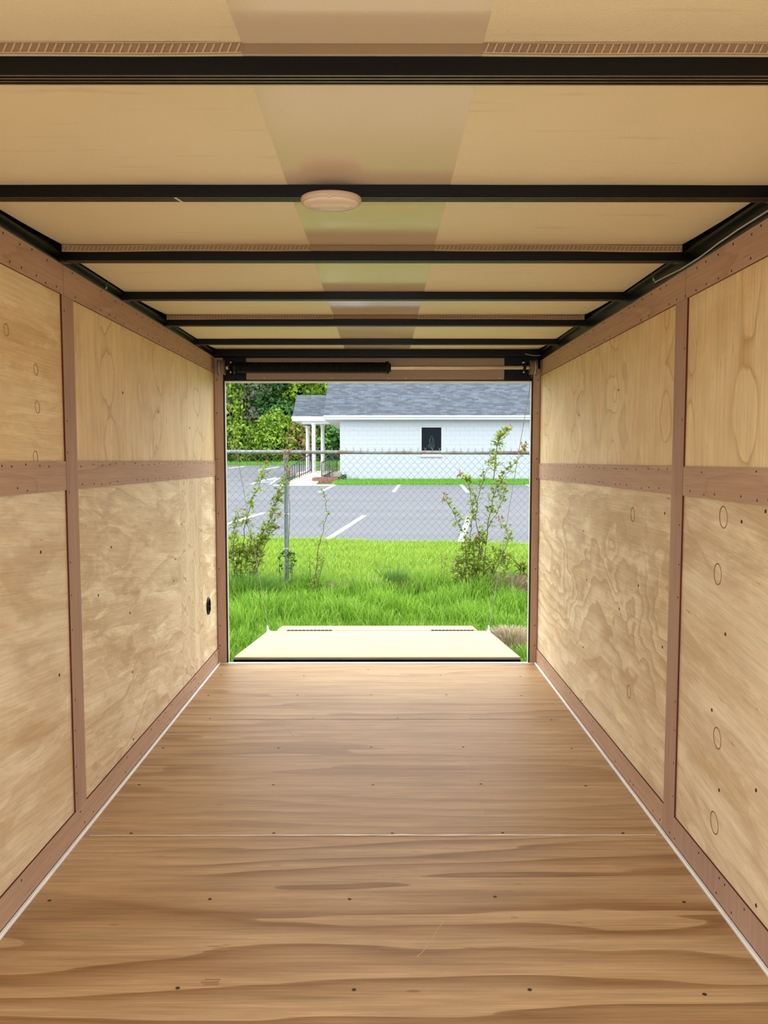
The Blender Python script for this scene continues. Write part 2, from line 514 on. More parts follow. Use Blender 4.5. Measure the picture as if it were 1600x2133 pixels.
def tag(o, label, cat, group=None, kind=None):
    o['label'] = label
    o['category'] = cat
    if group:
        o['group'] = group
    if kind:
        o['kind'] = kind
    return o


def thing(name, label, cat, loc=(0, 0, 0), group=None):
    o = bpy.data.objects.new(name, None)
    o.empty_display_size = 0.1
    COL.objects.link(o)
    o.location = loc
    return tag(o, label, cat, group)


# ------------------------------------------------------------------ ground heights
KY = [-12, 5, 7, 8.2, 9, 12.3, 31.6, 34, 54, 62, 95]
KZ = [-.42, -.29, -.25, -.16, -.07, .0, .29, .42, .93, 1.15, 2.0]


def gz(y):
    return float(np.interp(y, KY, KZ))


def sheet(name, x0, x1, ys, mat, dz=0.0, thick=0.3, skew=None, parent=None):
    mb = MB()
    n = len(ys)
    for y in ys:
        for xx in (x0, x1):
            yy = y + (skew(y, xx) if skew else 0)
            mb.v.append((xx, yy, gz(yy) + dz))
    for y in ys:
        for xx in (x0, x1):
            yy = y + (skew(y, xx) if skew else 0)
            mb.v.append((xx, yy, gz(yy) + dz - thick))
    k = 2 * n
    for i in range(n - 1):
        a = 2 * i
        mb.f.append((a, a + 1, a + 3, a + 2))
        mb.f.append((k + a + 2, k + a + 3, k + a + 1, k + a))
        mb.f.append((a, a + 2, k + a + 2, k + a))
        mb.f.append((a + 3, a + 1, k + a + 1, k + a + 3))
    mb.f.append((1, 0, k, k + 1))
    mb.f.append((2 * n - 2, 2 * n - 1, k + 2 * n - 1, k + 2 * n - 2))
    return build(name, mb, mat, parent)


# ================================================================== STRUCTURE: the trailer box
END = 4.95            # rear sill
FRONT = 0.35         # the shell is modelled from here back
XL, XR = -1.033, 1.033
floor = build('floor', MB().box(-1.06, 1.06, FRONT, 4.94, -0.16, -0.019), M['black_matt'])
tag(floor, 'plywood trailer floor of wide transverse sheets', 'floor', kind='structure')
SEAM = [FRONT, 1.415, 2.634, 3.853, 4.925]
fps = []
for i in range(4):
    mb = MB().box(-1.026, 1.026, SEAM[i] + .0012, SEAM[i + 1] - .0012, -0.019, 0.0)
    fps.append(build('floor_panel', mb, M['floor'][[3, 0, 1, 2][i]], floor, bevel=0.0015))
for i in (2, 3):
    mb = MB()
    pts = [(-1.0 + 0.05 * k, SEAM[i] + random.uniform(-.0015, .0015), 0.0006) for k in range(41)]
    mb.tube(pts, [0.0012 + (0.0022 + .0014 * math.sin(k * 1.7 + i)) * math.exp(-((k - 22) / 11) ** 2) for k in range(41)], 6)
    build('seam_glint', mb, M['glint'], floor)  # pale bead put in to paint the seam's whitish glint
FS = [(-0.969, 2.232), (-0.488, 2.239), (-0.066, 2.238), (0.375, 2.25), (0.938, 2.221), (-0.481, 1.847), (-0.038, 1.84), (0.402, 1.839), (0.833, 1.822), (-0.96, 3.058), (-0.413, 3.057), (-0.006, 3.056), (0.436, 3.065), (0.86, 3.045), (-0.977, 3.461), (-0.446, 3.46), (-0.02, 3.472), (0.406, 3.471), (0.903, 3.452), (-0.947, 4.249), (-0.446, 4.257), (-0.032, 4.265), (0.394, 4.264), (0.814, 4.246), (-0.962, 4.655), (-0.451, 4.654), (-0.058, 4.783), (0.391, 4.652), (0.877, 4.63), (-0.86, 2.650), (-0.353, 2.650), (0.068, 2.648), (0.461, 2.651), (0.888, 2.648), (-0.851, 3.862), (-0.321, 3.862), (0.11, 3.868), (0.488, 3.860), (0.896, 3.842)]
scr = None
for (px, py) in FS:
    par = next(fps[i] for i in range(4) if SEAM[i] <= py <= SEAM[i + 1])
    if scr is None:
        mb = MB().lathe([(0.0058, 0.0), (0.0058, 0.0007), (0.003, 0.0004)], (px, py, 0.0), n=9, sy=0.85)
        scr = build('screw', mb, M['screw'], par, at=(px, py, 0))
    else:
        dup(scr, par, (px, py, 0))
# a gouge in the near floor sheet
mb = MB()
for k, (px, py, l) in enumerate([(-0.405, 1.868, .045), (-0.40, 1.878, .04), (-0.40, 1.86, .038)]):
    mb.box(px - l / 2, px + l / 2, py - .0022, py + .0022, 0.0, 0.0007)
build('splinter', mb, M['ply_edge'], fps[1], label='short pale splintered gouge')

for fi, a_, b_ in ((1, (.21, 2.13), (.16, 2.02)), (1, (.16, 2.02), (.125, 1.965)), (2, (.395, 3.40), (.415, 2.74)), (2, (-.47, 3.78), (-.39, 3.60)), (2, (-.445, 3.74), (-.375, 3.58)), (2, (-.175, 3.22), (-.185, 3.08))):
    mb = MB().tube([(a_[0] + (b_[0] - a_[0]) * t / 6 + random.uniform(-.002, .002), a_[1] + (b_[1] - a_[1]) * t / 6, .0001) for t in range(7)], .0008, 4)
    build('scratch', mb, M['scratch'], fps[fi])

# white edge angle along both floor sides and the bright sill strip
for i, sgn in ((1, -1), (2, 1)):
    mb = MB()
    if sgn < 0:
        mb.box(-1.032, -1.020, FRONT, 4.93, 0.0, 0.011)
    else:
        mb.box(1.020, 1.032, FRONT, 4.93, 0.0, 0.011)
    o = build('trim_%d' % i, mb, M['white_trim'], bevel=0.002)
    tag(o, 'thin white edge trim along the foot of the %s wall' % ('left' if sgn < 0 else 'right'), 'trim', kind='structure')
mb = MB().box(-1.03, 1.03, 4.925, 4.955, -0.004, 0.004)
o = build('trim_3', mb, M['white_trim'], bevel=0.001)
tag(o, 'thin bright sill strip at the rear edge of the floor', 'trim', kind='structure')
for k in range(7):
    px = -0.9 + 0.3 * k
    mb = MB().lathe([(0.006, 0.0), (0.005, 0.002), (0.002, 0.003)], (px, 4.937, 0.004), n=8)
    build('screw', mb, M['silver'], o)

PATCH = {1: [(2.258, 1.155, .034), (2.285, 0.982, .033), (2.255, 0.49, .033), (2.258, 0.227, .034), (3.079, 1.104, .03), (3.078, 0.38, .028)],
         -1: [(2.404, 1.602, .018), (2.406, 1.487, .020), (2.383, 1.332, .020), (2.222, 1.693, .018)]}
WS = {1: [(2.01, 1.189), (2.026, 0.928), (2.018, 0.656), (2.011, 0.437), (1.99, 0.128), (2.142, 1.151), (2.222, 0.814), (2.232, 0.34), (2.298, 0.562), (2.728, 1.134), (2.719, 0.653), (3.227, 0.693), (3.753, 0.734), (3.794, 0.388), (3.803, 0.116), (3.833, 0.968), (2.991, 0.831), (3.95, 1.55), (3.3, 1.62)],
      -1: [(2.399, 1.035), (2.51, 0.612), (3.024, 0.979), (3.229, 0.675), (3.243, 0.416), (3.235, 0.125), (2.874, 0.814), (4.085, 0.981), (3.95, 0.811), (3.915, 0.704), (3.2, 1.6), (3.7, 1.55), (4.3, 1.5)]}
SHINY = {(2.018, 0.656), (2.026, 0.928)}


def side_wall(sgn):
    sd = 'left' if sgn < 0 else 'right'
    fx = 1.033        # batten face
    px = 1.0385       # plywood face
    # heights measured on each side
    if sgn < 0:
        mid, top, stud = (1.222, 1.319), (1.873, 1.973), (2.598, 2.695)
    else:
        mid, top, stud = (1.205, 1.302), (1.853, 1.950), (2.558, 2.658)
    X = lambda a: sgn * a

    def bx(a, b, y0, y1, z0, z1):
        lo, hi = sorted((X(a), X(b)))
        return MB().box(lo, hi, y0, y1, z0, z1)
    wall = build('wall_' + sd, bx(1.052, 1.085, FRONT, 5.0, -0.16, 2.085), M['black_matt'])
    tag(wall, '%s trailer wall of plywood sheets and brown battens' % sd, 'wall', kind='structure')
    ys = (stud[0] + stud[1]) / 2
    zm = (mid[0] + mid[1]) / 2
    k0 = 0 if sgn < 0 else 4
    panels = {}
    for (n, y0, y1, z0, z1) in [(0, FRONT, ys, zm, 1.96), (1, ys, 4.93, zm, 1.96), (2, FRONT, ys, 0.0, zm), (3, ys, 4.93, 0.0, zm)]:
        panels[n] = build('wall_panel', bx(px, 1.052, y0 + .001, y1 - .001, z0 + .001, z1 - .001), M['wall'][k0 + n], wall)
    if sgn < 0:   # figured veneer run near the rear post
        build('veneer_strip', bx(px - .0004, px, 4.06, 4.55, 0.10, 1.23), M['wall'][8], panels[3], label='swirling figured veneer strip')

    def batten(name, y0, y1, z0, z1, mat, par=wall, t=fx):
        o = build(name, bx(t, px - .0001, y0, y1, z0, z1), [mat, M['luan_edge_shaded']], par)
        for p in o.data.polygons:     # cut edges: dark red core with shade painted into it
            if abs(p.normal.x) < 0.5:
                p.material_index = 1
        return o
    bat = []
    bat.append(batten('batten', FRONT, ys - .03, top[0], top[1], M['luan']))
    bat.append(batten('batten', ys - .03 + .0015, 4.93, top[0], top[1], M['luan']))
    bat.append(batten('batten', stud[0], stud[1], 0.1, top[0] - .001, M['luan_v'], t=fx - .0005))
    bat.append(batten('batten', FRONT, stud[0] - .001, mid[0], mid[1], M['luan']))
    bat.append(batten('batten', stud[1] + .001, 4.93, mid[0], mid[1], M['luan']))
    # staples: rows of small dark heads along each batten, one joined piece per batten
    for o, (y0, y1, z0, z1), hor in zip(bat, [(FRONT, ys, top[0], top[1]), (ys, 4.93, top[0], top[1]), (stud[0], stud[1], .1, top[0]),
                                              (FRONT, stud[0], mid[0], mid[1]), (stud[1], 4.93, mid[0], mid[1])], [1, 1, 0, 1, 1]):
        mb = MB()
        L0, L1 = (max(y0, 1.5), y1) if hor else (z0, z1)
        c = L0 + .05
        while c < L1 - .03:
            for e in (0, 1):
                if random.random() < 0.25:
                    continue
                jj = random.uniform(-.02, .02)
                if hor:
                    yy, zz = c + jj, (z0 + .014 if e else z1 - .014) + random.uniform(-.005, .005)
                else:
                    if e:
                        continue
                    yy, zz = y0 + .016 + random.uniform(-.004, .004), c + jj
                s_ = .0022
                lo, hi = sorted((X(fx - .0012), X(fx + .0005)))
                mb.box(lo, hi, yy - s_, yy + s_, zz - s_ * 1.4, zz + s_ * 1.4)
            c += .085 if hor else .12
        so = build('staple', mb, M['screw'], o, kind='stuff')
    # baseboard
    bb = thing('baseboard_' + sd, 'brown luan baseboard along the %s wall' % sd, 'baseboard')
    bb['kind'] = 'structure'
    cuts = [FRONT, 3.98, 4.93] if sgn < 0 else [FRONT, 2.66, 4.93]
    for k in range(len(cuts) - 1):
        o = batten('board', cuts[k] + .0008, cuts[k + 1], 0.011, 0.102, M['luan'] if (sgn < 0 or k) else M['luan_v'], bb, fx)
        mb = MB()
        for q in range(14):
            yy = random.uniform(max(cuts[k], 1.6), cuts[k + 1])
            zz = random.choice((.03, .085))
            lo, hi = sorted((X(fx - .0012), X(fx + .0005)))
            mb.box(lo, hi, yy - .002, yy + .002, zz - .003, zz + .003)
        build('staple', mb, M['screw'], o, kind='stuff')
    # plug patches and screws on the sheets

    def which(y, z):
        return panels[(0 if z > zm else 2) + (0 if y < ys else 1)]
    for (y, z, r) in PATCH[sgn]:
        n = 20
        mb = MB()
        tl = random.uniform(.1, .35)
        for rr, xx in ((r * .9, px - .0006), (r, px - .0012), (r, px)):
            for k in range(n):
                a = 2 * math.pi * k / n
                p, q = .78 * rr * math.cos(a), rr * math.sin(a)
                mb.v.append((X(xx), y + p * math.cos(tl) - q * math.sin(tl) * sgn * -1, z + q * math.cos(tl) + p * math.sin(tl) * sgn * -1))
        for k in range(n):
            k2 = (k + 1) % n
            mb.f.append((k, k2, n + k2, n + k))
            mb.f.append((n + k, n + k2, 2 * n + k2, 2 * n + k))
        build('plug_ring', mb, M['plugring'], which(y, z), label='dark oval ring of a plug patch in the plywood')
    sh = {}
    for (y, z) in WS[sgn]:
        key = 'silver' if (y, z) in SHINY else 'screw'
        par = which(y, z)
        if key not in sh:
            mb = MB().lathe([(.0055, 0), (.0055, -.0012 * sgn), (.0025, -.0007 * sgn)], (X(px), y, z), 'x', 9, 0.8, 1.0)
            sh[key] = build('screw', mb, M[key], par, at=(X(px), y, z))
        else:
            dup(sh[key], par, (X(px), y, z))
    # black roof rail over the wall
    rail = build('trim_%d' % (4 if sgn < 0 else 5), bx(1.030, 1.052, FRONT, 4.93, top[1] + .001, 2.055), M['black'], bevel=.002)
    tag(rail, 'black steel roof rail above the %s wall' % sd, 'rail', kind='structure')
    mb = bx(1.016, 1.030, FRONT, 4.93, 1.990, 1.999)
    build('flange', mb, M['black'], rail)
    for yb in BOWS:
        lo, hi = sorted((X(1.0), X(1.03)))
        mb = MB().box(lo, hi, yb + .004, yb + .03, 1.971, 1.9752)
        build('weld_tab', mb, M['steel'], rail)
    for yb in ((3.0,) if sgn < 0 else (2.86, 3.2)):
        lo, hi = sorted((X(1.0285), X(1.030)))
        mb = MB().hexa([(lo, yb, 1.978), (lo, yb + .014, 1.978), (hi, yb + .014, 1.978), (hi, yb, 1.978),
                        (lo, yb + .03, 2.012), (lo, yb + .044, 2.012), (hi, yb + .044, 2.012), (hi, yb + .03, 2.012)])
        build('rail_clip', mb, M['silver'], rail, label='bright metal clip')
    return wall, rail


M['plugring'] = plain('dark_plug_ring', (0.24, 0.12, 0.05), 0.7, 0.2)
BOWS = [1.353 + 0.6096 * k for k in range(-1, 7)]
wall_left, rail_left = side_wall(-1)
wall_right, rail_right = side_wall(1)

# ------------------------------------------------------------------ ceiling
ceiling = build('ceiling', MB().box(-1.06, 1.06, FRONT, 5.02, 2.055, 2.085), M['black_matt'])
tag(ceiling, 'trailer roof lined with pale sheets under black steel bows', 'ceiling', kind='structure')
SECT = [FRONT, BOWS[1] - .006, BOWS[3] - .006, BOWS[5] - .006, BOWS[7] - .006, 5.0]
for i in range(len(SECT) - 1):
    y0, y1 = SECT[i], SECT[i + 1] + .02
    if i == 0:
        y0 = FRONT
    for sgn in (-1, 1):
        mb = MB()
        nx, ny = 10, 8
        xi, xo = 0.203, 1.014

        def zb(t, s):
            # hangs a little lower at its cut edge, more so towards the wall
            drop = (1 - t) ** 1.3
            rise = max(0.0, (t - .56) / .44) ** 1.6
            return 2.0068 + .020 * rise - .0035 * drop * s - .0010 * math.sin(3.0 * s * math.pi) * drop
        for layer in (0, 1):
            for b in range(ny + 1):
                for a in range(nx + 1):
                    s_, t = a / nx, b / ny
                    mb.v.append((sgn * (xi + (xo - xi) * s_), y0 + (y1 - y0) * t, zb(t, s_) + .0185 * layer))
        k = (nx + 1) * (ny + 1)
        for b in range(ny):
            for a in range(nx):
                q = b * (nx + 1) + a
                mb.f.append((q, q + 1, q + nx + 2, q + nx + 1))
                mb.f.append((k + q + nx + 1, k + q + nx + 2, k + q + 1, k + q))
        for b in range(ny):
            for a in (0, nx):
                q = b * (nx + 1) + a
                mb.f.append((q, q + nx + 1, k + q + nx + 1, k + q))
        for a in range(nx):
            for q in (a, ny * (nx + 1) + a):
                mb.f.append((q, q + 1, k + q + 1, k + q))
        pan = build('ceiling_panel', mb, [M['ceil'], M['end_shade']], ceiling)
        for p in pan.data.polygons:       # open ends of the flutes, shade painted on in brown
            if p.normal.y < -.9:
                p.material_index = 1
        # fluted cut edge: slanting ribs between the two skins
        mb = MB()
        nr = 58
        for r_ in range(nr):
            s_ = (r_ + .5) / nr
            xx = sgn * (xi + (xo - xi) * s_)
            zz = zb(0, s_)
            mb.hexa([(xx - .0048, y0 - .003, zz + .0016), (xx - .0018, y0 - .003, zz + .0016), (xx - .0018, y0 + .005, zz + .0016), (xx - .0048, y0 + .005, zz + .0016),
                     (xx + .0018, y0 - .003, zz + .0165), (xx + .0048, y0 - .003, zz + .0165), (xx + .0048, y0 + .005, zz + .0165), (xx + .0018, y0 + .005, zz + .0165)])
            w = (xo - xi) / nr / 2
            for dz in (0.0, .0170):
                z0_, z1_ = zb(0, s_ - .5 / nr), zb(0, s_ + .5 / nr)
                if sgn < 0:
                    z0_, z1_ = z1_, z0_
                mb.hexa([(xx - w, y0 - .004, z0_ + dz), (xx + w, y0 - .004, z1_ + dz), (xx + w, y0, z1_ + dz), (xx - w, y0, z0_ + dz),
                         (xx - w, y0 - .004, z0_ + dz + .0016), (xx + w, y0 - .004, z1_ + dz + .0016), (xx + w, y0, z1_ + dz + .0016), (xx - w, y0, z0_ + dz + .0016)])
        build('fluted_edge', mb, M['flute'], pan, kind='stuff')
    # smooth centre strip
    mb = MB()
    ny = 8
    for layer in (0, 1):
        for b in range(ny + 1):
            t = b / ny
            zz = 2.0072 + .019 * max(0.0, (t - .56) / .44) ** 1.6
            for xx in (-.2035, .2035):
                mb.v.append((xx, y0 + .002 + (y1 - y0) * t, zz + .017 * layer))
    k = 2 * (ny + 1)
    for b in range(ny):
        q = 2 * b
        mb.f += [(q, q + 1, q + 3, q + 2), (k + q + 2, k + q + 3, k + q + 1, k + q), (q, q + 2, k + q + 2, k + q), (q + 3, q + 1, k + q + 1, k + q + 3)]
    mb.f += [(1, 0, k, k + 1), (2 * ny, 2 * ny + 1, k + 2 * ny + 1, k + 2 * ny)]
    cs_ = build('centre_strip', mb, [M['strip'], M['end_shade']], ceiling, label='smooth glossy centre strip')
    for p in cs_.data.polygons:  # front end face gets the painted brown shade too
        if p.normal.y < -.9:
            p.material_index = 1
bow0 = None
for yb in BOWS:
    if bow0 is None:
        mb = MB().box(-1.03, 1.03, yb, yb + .035, 1.977, 2.0055)
        for dy in (0.0, .0105, .021, .0305):
            mb.box(-1.03, 1.03, yb + dy, yb + dy + .0045, 1.975, 1.977)
        bow0 = build('roof_bow', mb, [M['black'], M['bow_foot']], ceiling, at=(0, yb, 1.975))
        for p in bow0.data.polygons:      # grooved underside coloured lighter for its reflection, black painted sides
            if p.normal.z < -.5:
                p.material_index = 1
    else:
        dup(bow0, ceiling, (0, yb, 1.975))

build('wire_clip', MB().hexa([(-.485, BOWS[2] + .001, 1.9735), (-.478, BOWS[2] + .001, 1.9735), (-.468, BOWS[2] + .034, 1.9735), (-.475, BOWS[2] + .034, 1.9735),
                             (-.485, BOWS[2] + .001, 1.975), (-.478, BOWS[2] + .001, 1.975), (-.468, BOWS[2] + .034, 1.975), (-.475, BOWS[2] + .034, 1.975)]), M['silver'], ceiling, label='tiny bright wire clip')
# ------------------------------------------------------------------ rear frame
rear = thing('wall_rear', 'black rear frame round the open ramp doorway', 'door frame', (0, END, 0))
rear['kind'] = 'structure'
mb = MB().box(-1.085, 1.085, 4.955, 5.06, 1.825, 2.085)
build('header', mb, M['black'], rear)
mb = MB().box(-1.06, 1.06, 4.905, 4.955, 1.975, 2.03)
build('header_rail', mb, M['black'], rear)
build('header_panel', MB().box(-0.834, 0.808, 4.945, 4.956, 1.833, 1.969), M['header'], rear, label='flat taupe cover panel')
hs = None
for px in (-0.72, -0.29, 0.07, 0.18, 0.78):
    mb = MB().lathe([(.004, 0), (.003, -.002), (.001, -.003)], (px, 4.945, 1.842), 'y', 8)
    if hs is None:
        hs = build('screw', mb, M['silver'], rear, at=(px, 4.945, 1.842))
    else:
        dup(hs, rear, (px, 4.945, 1.842))
build('edge_gasket', MB().box(-.985, .985, 4.952, 5.03, 1.819, 1.825), M['white_trim'], rear)
for sgn, sd in ((-1, 'left'), (1, 'right')):
    def bx(a, b, y0, y1, z0, z1):
        lo, hi = sorted((sgn * a, sgn * b))
        return MB().box(lo, hi, y0, y1, z0, z1)
    b0 = .981 if sgn < 0 else .992
    post = build('post', bx(b0, 1.036, 4.931, 4.945, 0.003, 1.968 if sgn < 0 else 1.90), [M['luan_post']], rear)
    build('post_core', bx(b0 + .004, 1.08, 4.945, 5.05, -.05, 1.83), M['black'], rear)
    build('gasket', bx(b0 - .007, b0 - .0003, 4.936, 4.95, 0.003, 1.825), M['black_matt'], rear)
    build('edge_strip', bx(b0 - .010, b0 - .005, 4.951, 4.975, 0.003, 1.823), M['white_trim'], rear)
    ps = None
    for zz in (.12, .25, .62, .98, 1.2, 1.33, 1.62, 1.83):
        mb = MB().lathe([(.0042, 0), (.003, -.002), (.001, -.0024)], (sgn * 1.022, 4.931, zz), 'y', 8)
        if ps is None:
            ps = build('screw', mb, M['screw'], post, at=(sgn * 1.022, 4.931, zz))
        else:
            dup(ps, post, (sgn * 1.022, 4.931, zz))

# ================================================================== THINGS IN THE TRAILER
# torsion spring assembly
sp = thing('torsion_spring_assembly', 'black coil spring and steel shaft with cable drums above the ramp doorway', 'door spring', (0, 4.89, 1.905))
SY, SZ = 4.885, 1.902


def shz(xx):
    return SZ
coil = []
x0, x1 = -0.885, 0.055
turns = 120
for k in range(turns * 10 + 1):
    t = k / (turns * 10)
    a = 2 * math.pi * k / 10
    sag = -.006 * math.sin(math.pi * t) * 0
    coil.append((x0 + (x1 - x0) * t, SY + .031 * math.cos(a), SZ + .031 * math.sin(a)))
build('coil', MB().tube(coil, .0042, 5), M['black'], sp, smooth=True)
build('shaft', MB().lathe([(.0128, -0.95), (.0128, 0.99)], (0, SY, SZ), 'x', 14), M['shaft'], sp, smooth=False)
for xx, d in ((0.052, 1), (-0.888, -1)):
    mb = MB().lathe([(.037, 0), (.040, .010 * d), (.036, .018 * d), (.030, .022 * d), (.024, .034 * d), (.019, .034 * d)], (xx, SY, SZ), 'x', 18)
    for k in range(4):
        a = math.pi / 4 + k * math.pi / 2
        mb.tube([(xx + .014 * d, SY + .03 * math.cos(a), SZ + .03 * math.sin(a)), (xx + .014 * d, SY + .047 * math.cos(a), SZ + .047 * math.sin(a))], .005, 6)
    build('winding_cone', mb, M['black'], sp)
for sgn in (-1, 1):
    xx = sgn * .925
    mb = MB().box(xx - .003, xx + .003, SY - .03, 4.955, 1.86, 1.955)
    mb.box(xx - .003 * 1, xx + sgn * -.045 if sgn < 0 else xx + .003, 4.945, 4.954, 1.862, 1.95) if sgn < 0 else mb.box(xx - .045, xx + .003, 4.945, 4.954, 1.862, 1.95)
    mb.lathe([(.022, -.008), (.026, -.004), (.026, .004), (.022, .008)], (xx, SY, SZ), 'x', 16)
    bk = build('bracket', mb, M['black'], sp)
    mb = MB()
    for (dy, dz) in ((-.016, .03), (-.016, -.03), (.02, .034)):
        mb.lathe([(.006, 0), (.006, -.006 * sgn), (.004, -.008 * sgn)], (xx - .003 * sgn, SY + dy, SZ + dz), 'x', 6)
    build('bolt', mb, M['silver'], bk, kind='stuff')
    xd = sgn * .955
    w = .038 * sgn
    mb = MB().lathe([(.046, 0), (.048, .003 * sgn), (.043, .006 * sgn), (.043, w), (.049, w + .003 * sgn), (.049, w + .008 * sgn), (.02, w + .009 * sgn)], (xd, SY, SZ), 'x', 26)
    dr = build('cable_drum', mb, M['drum'], sp)
    mb = MB()
    hel = [(xd + sgn * (.030 + .008 * k / 60), SY + .0445 * math.cos(k * .42), SZ + .0445 * math.sin(k * .42)) for k in range(45)]
    mb.tube(hel, .0016, 5)
    build('cable_wrap', mb, M['cablegrey'], dr)

for sgn, sd in ((-1, 'left'), (1, 'right')):
    # from the drum's rear side out and down to the eyebolt at the ramp's far corner
    a = Vector((sgn * .985, SY + .044, SZ - .02))
    b = Vector((sgn * .945, 6.50, -.100))
    pts = [a.lerp(b, t / 10) for t in range(11)]
    o = build('lift_cable', MB().tube(pts, .0022, 6), M['cablegrey'])
    tag(o, 'thin steel cable from the %s drum down to the ramp corner' % sd, 'cable', 'ramp lift cables')

# dome light on the second bow
dl = thing('dome_light', 'oval cream dome light under the second visible ceiling bow', 'light', (-.094, 1.958, 1.975))
C0 = (-.094, 1.957, 1.975)
mb = MB().lathe([(.070, 0.0), (.0745, -.003), (.0755, -.009), (.0745, -.014), (.071, -.016)], C0, 'z', 40, 1.0, .70)
build('base', mb, M['fix'], dl, smooth=True)
mb = MB().lathe([(.0715, -.0155), (.0705, -.019), (.064, -.0225), (.048, -.0255), (.025, -.0272), (.004, -.0275)], C0, 'z', 40, 1.0, .70)
build('lens', mb, M['lens'], dl, smooth=True)
mb = MB()
for s in (-1, 1):
    build('bulb_boss', MB().lathe([(.015, -.0255), (.012, -.0285), (.004, -.0295)], (C0[0] + s * .038, C0[1] - .004, C0[2] + .0015), 'z', 16, 1.0, .8), M['lens'], dl, smooth=True)
pass
yn = C0[1] - .0525
mb = MB()
for s in (-1, 1):
    mb.hexa([(C0[0], yn - .004, C0[2] - .0195), (C0[0] + s * .009, yn - .004, C0[2] - .0135), (C0[0] + s * .009, yn + .012, C0[2] - .0135), (C0[0], yn + .012, C0[2] - .0195),
             (C0[0], yn - .004, C0[2] - .0165), (C0[0] + s * .009, yn - .004, C0[2] - .0115), (C0[0] + s * .009, yn + .012, C0[2] - .0115), (C0[0], yn + .012, C0[2] - .0165)])
    mb.hexa([(C0[0] + s * .009, yn - .004, C0[2] - .0135), (C0[0] + s * .034, yn + .001, C0[2] - .0120), (C0[0] + s * .034, yn + .012, C0[2] - .0120), (C0[0] + s * .009, yn + .012, C0[2] - .0135),
             (C0[0] + s * .009, yn - .004, C0[2] - .0115), (C0[0] + s * .034, yn + .001, C0[2] - .0105), (C0[0] + s * .034, yn + .012, C0[2] - .0105), (C0[0] + s * .009, yn + .012, C0[2] - .0115)])
build('switch_lip', mb, M['lens'], dl, label='pointed pull lip at the front edge')

# black oval cable outlet on left wall
co = thing('cable_outlet', 'small black oval outlet low on the left wall by the doorway', 'outlet', (-1.0385, 4.675, .428))
mb = MB().lathe([(.055, 0), (.055, .004), (.048, .009), (.042, .009), (.040, .003)], (-1.0385, 4.675, .428), 'x', 28, .78, 1.0)
build('bezel', mb, M['black'], co)
mb = MB().box(-1.0355, -1.027, 4.655, 4.69, .424, .432)
mb.box(-1.0355, -1.025, 4.682, 4.690, .40, .455)
build('socket_tab', mb, M['black_matt'], co)

# grey wire sagging along the right roof rail, and a short end by the drum
pts = []
for k in range(26):
    yy = 1.2 + k * .066
    pts.append((1.0265 - .0015 * (k % 5 == 0), yy, 1.958 + .007 * math.sin(k * .55) * (1 if k > 16 else .35) + .004))
o = build('wire', MB().tube(pts, .0024, 6), M['wire'])
tag(o, 'thin grey wire tucked along the right roof rail', 'wire')
pts = [(0.985 + .05 * t, 4.90 - .012 * math.sin(t * 3.1), 1.975 - .018 * math.sin(t * math.pi)) for t in [k / 8 for k in range(9)]]
pts = [(0.93 + .095 * t, 4.897, 1.990 - .012 * math.sin(t * 2.2)) for t in [k / 8 for k in range(9)]]
o = build('wire', MB().tube(pts, .002, 6), M['wire'])
tag(o, 'short loose wire end in the corner above the right drum', 'wire')

# ================================================================== RAMP DOOR
ang = math.tan(R(6.1))
rp = thing('ramp_door', 'lowered pale plywood ramp door with a hinged flap', 'ramp', (0, 5.02, .016))


def rz(y):
    return .018 - ang * (y - 5.02)


def slab(x0, x1, y0, y1, top, th):
    return MB().hexa([(x0, y0, rz(y0) + top - th), (x1, y0, rz(y0) + top - th), (x1, y1, rz(y1) + top - th), (x0, y1, rz(y1) + top - th),
                      (x0, y0, rz(y0) + top), (x1, y0, rz(y0) + top), (x1, y1, rz(y1) + top), (x0, y1, rz(y1) + top)])


build('ramp_panel', slab(-.953, .947, 5.02, 6.53, 0, .015), M['ramp'], rp)
build('ramp_frame', slab(-.955, .949, 5.022, 6.525, -.016, .045), M['black'], rp)
build('ramp_lip', MB().box(-.93, .93, 4.985, 5.03, -.05, -.012), M['black'], rp)
fl = build('ramp_flap', slab(-.878, .850, 6.536, 6.905, .002, .016), M['ramp'], rp)
for (x0, x1) in ((-.79, -.40), (.45, .82)):
    mb = MB()
    n = 12
    for k in range(n):
        a = x0 + (x1 - x0) * k / n
        mb.tube([(a + .002, 6.533, rz(6.533) + .004), (a + (x1 - x0) / n - .002, 6.533, rz(6.533) + .004)], .006, 8)
    mb.add(slab(x0, x1, 6.515, 6.53, .0015, .001).v, slab(0, 1, 0, 1, 0, 1).f)
    build('hinge', mb, M['steel'], rp)
for sgn, xx in ((-1, -.945), (1, .938)):
    mb = MB()
    ringp = [(xx + sgn * .004, 6.50 + .022 * math.cos(a), rz(6.5) + .026 + .022 * math.sin(a)) for a in [2 * math.pi * k / 14 for k in range(15)]]
    mb.tube(ringp, .005, 6)
    mb.lathe([(.012, -.01), (.012, .004), (.006, .008)], (xx + sgn * .004, 6.5, rz(6.5)), 'z', 8)
    mb.box(xx - .012, xx + .016, 6.47, 6.53, rz(6.5) - .02, rz(6.5) + .004)
    build('eye_bolt', mb, M['silver'], rp)
bo = None
for xx in (-.74, .72):
    for dx, dy in ((0, 0), (.03, .07), (.07, .02), (.10, .09)):
        yy = 5.95 + dy
        mb = MB().lathe([(.008, -.001), (.008, .002), (.004, .003)], (xx + dx, yy, rz(yy)), 'z', 8)
        build('bolt', mb, M['silver'], rp)

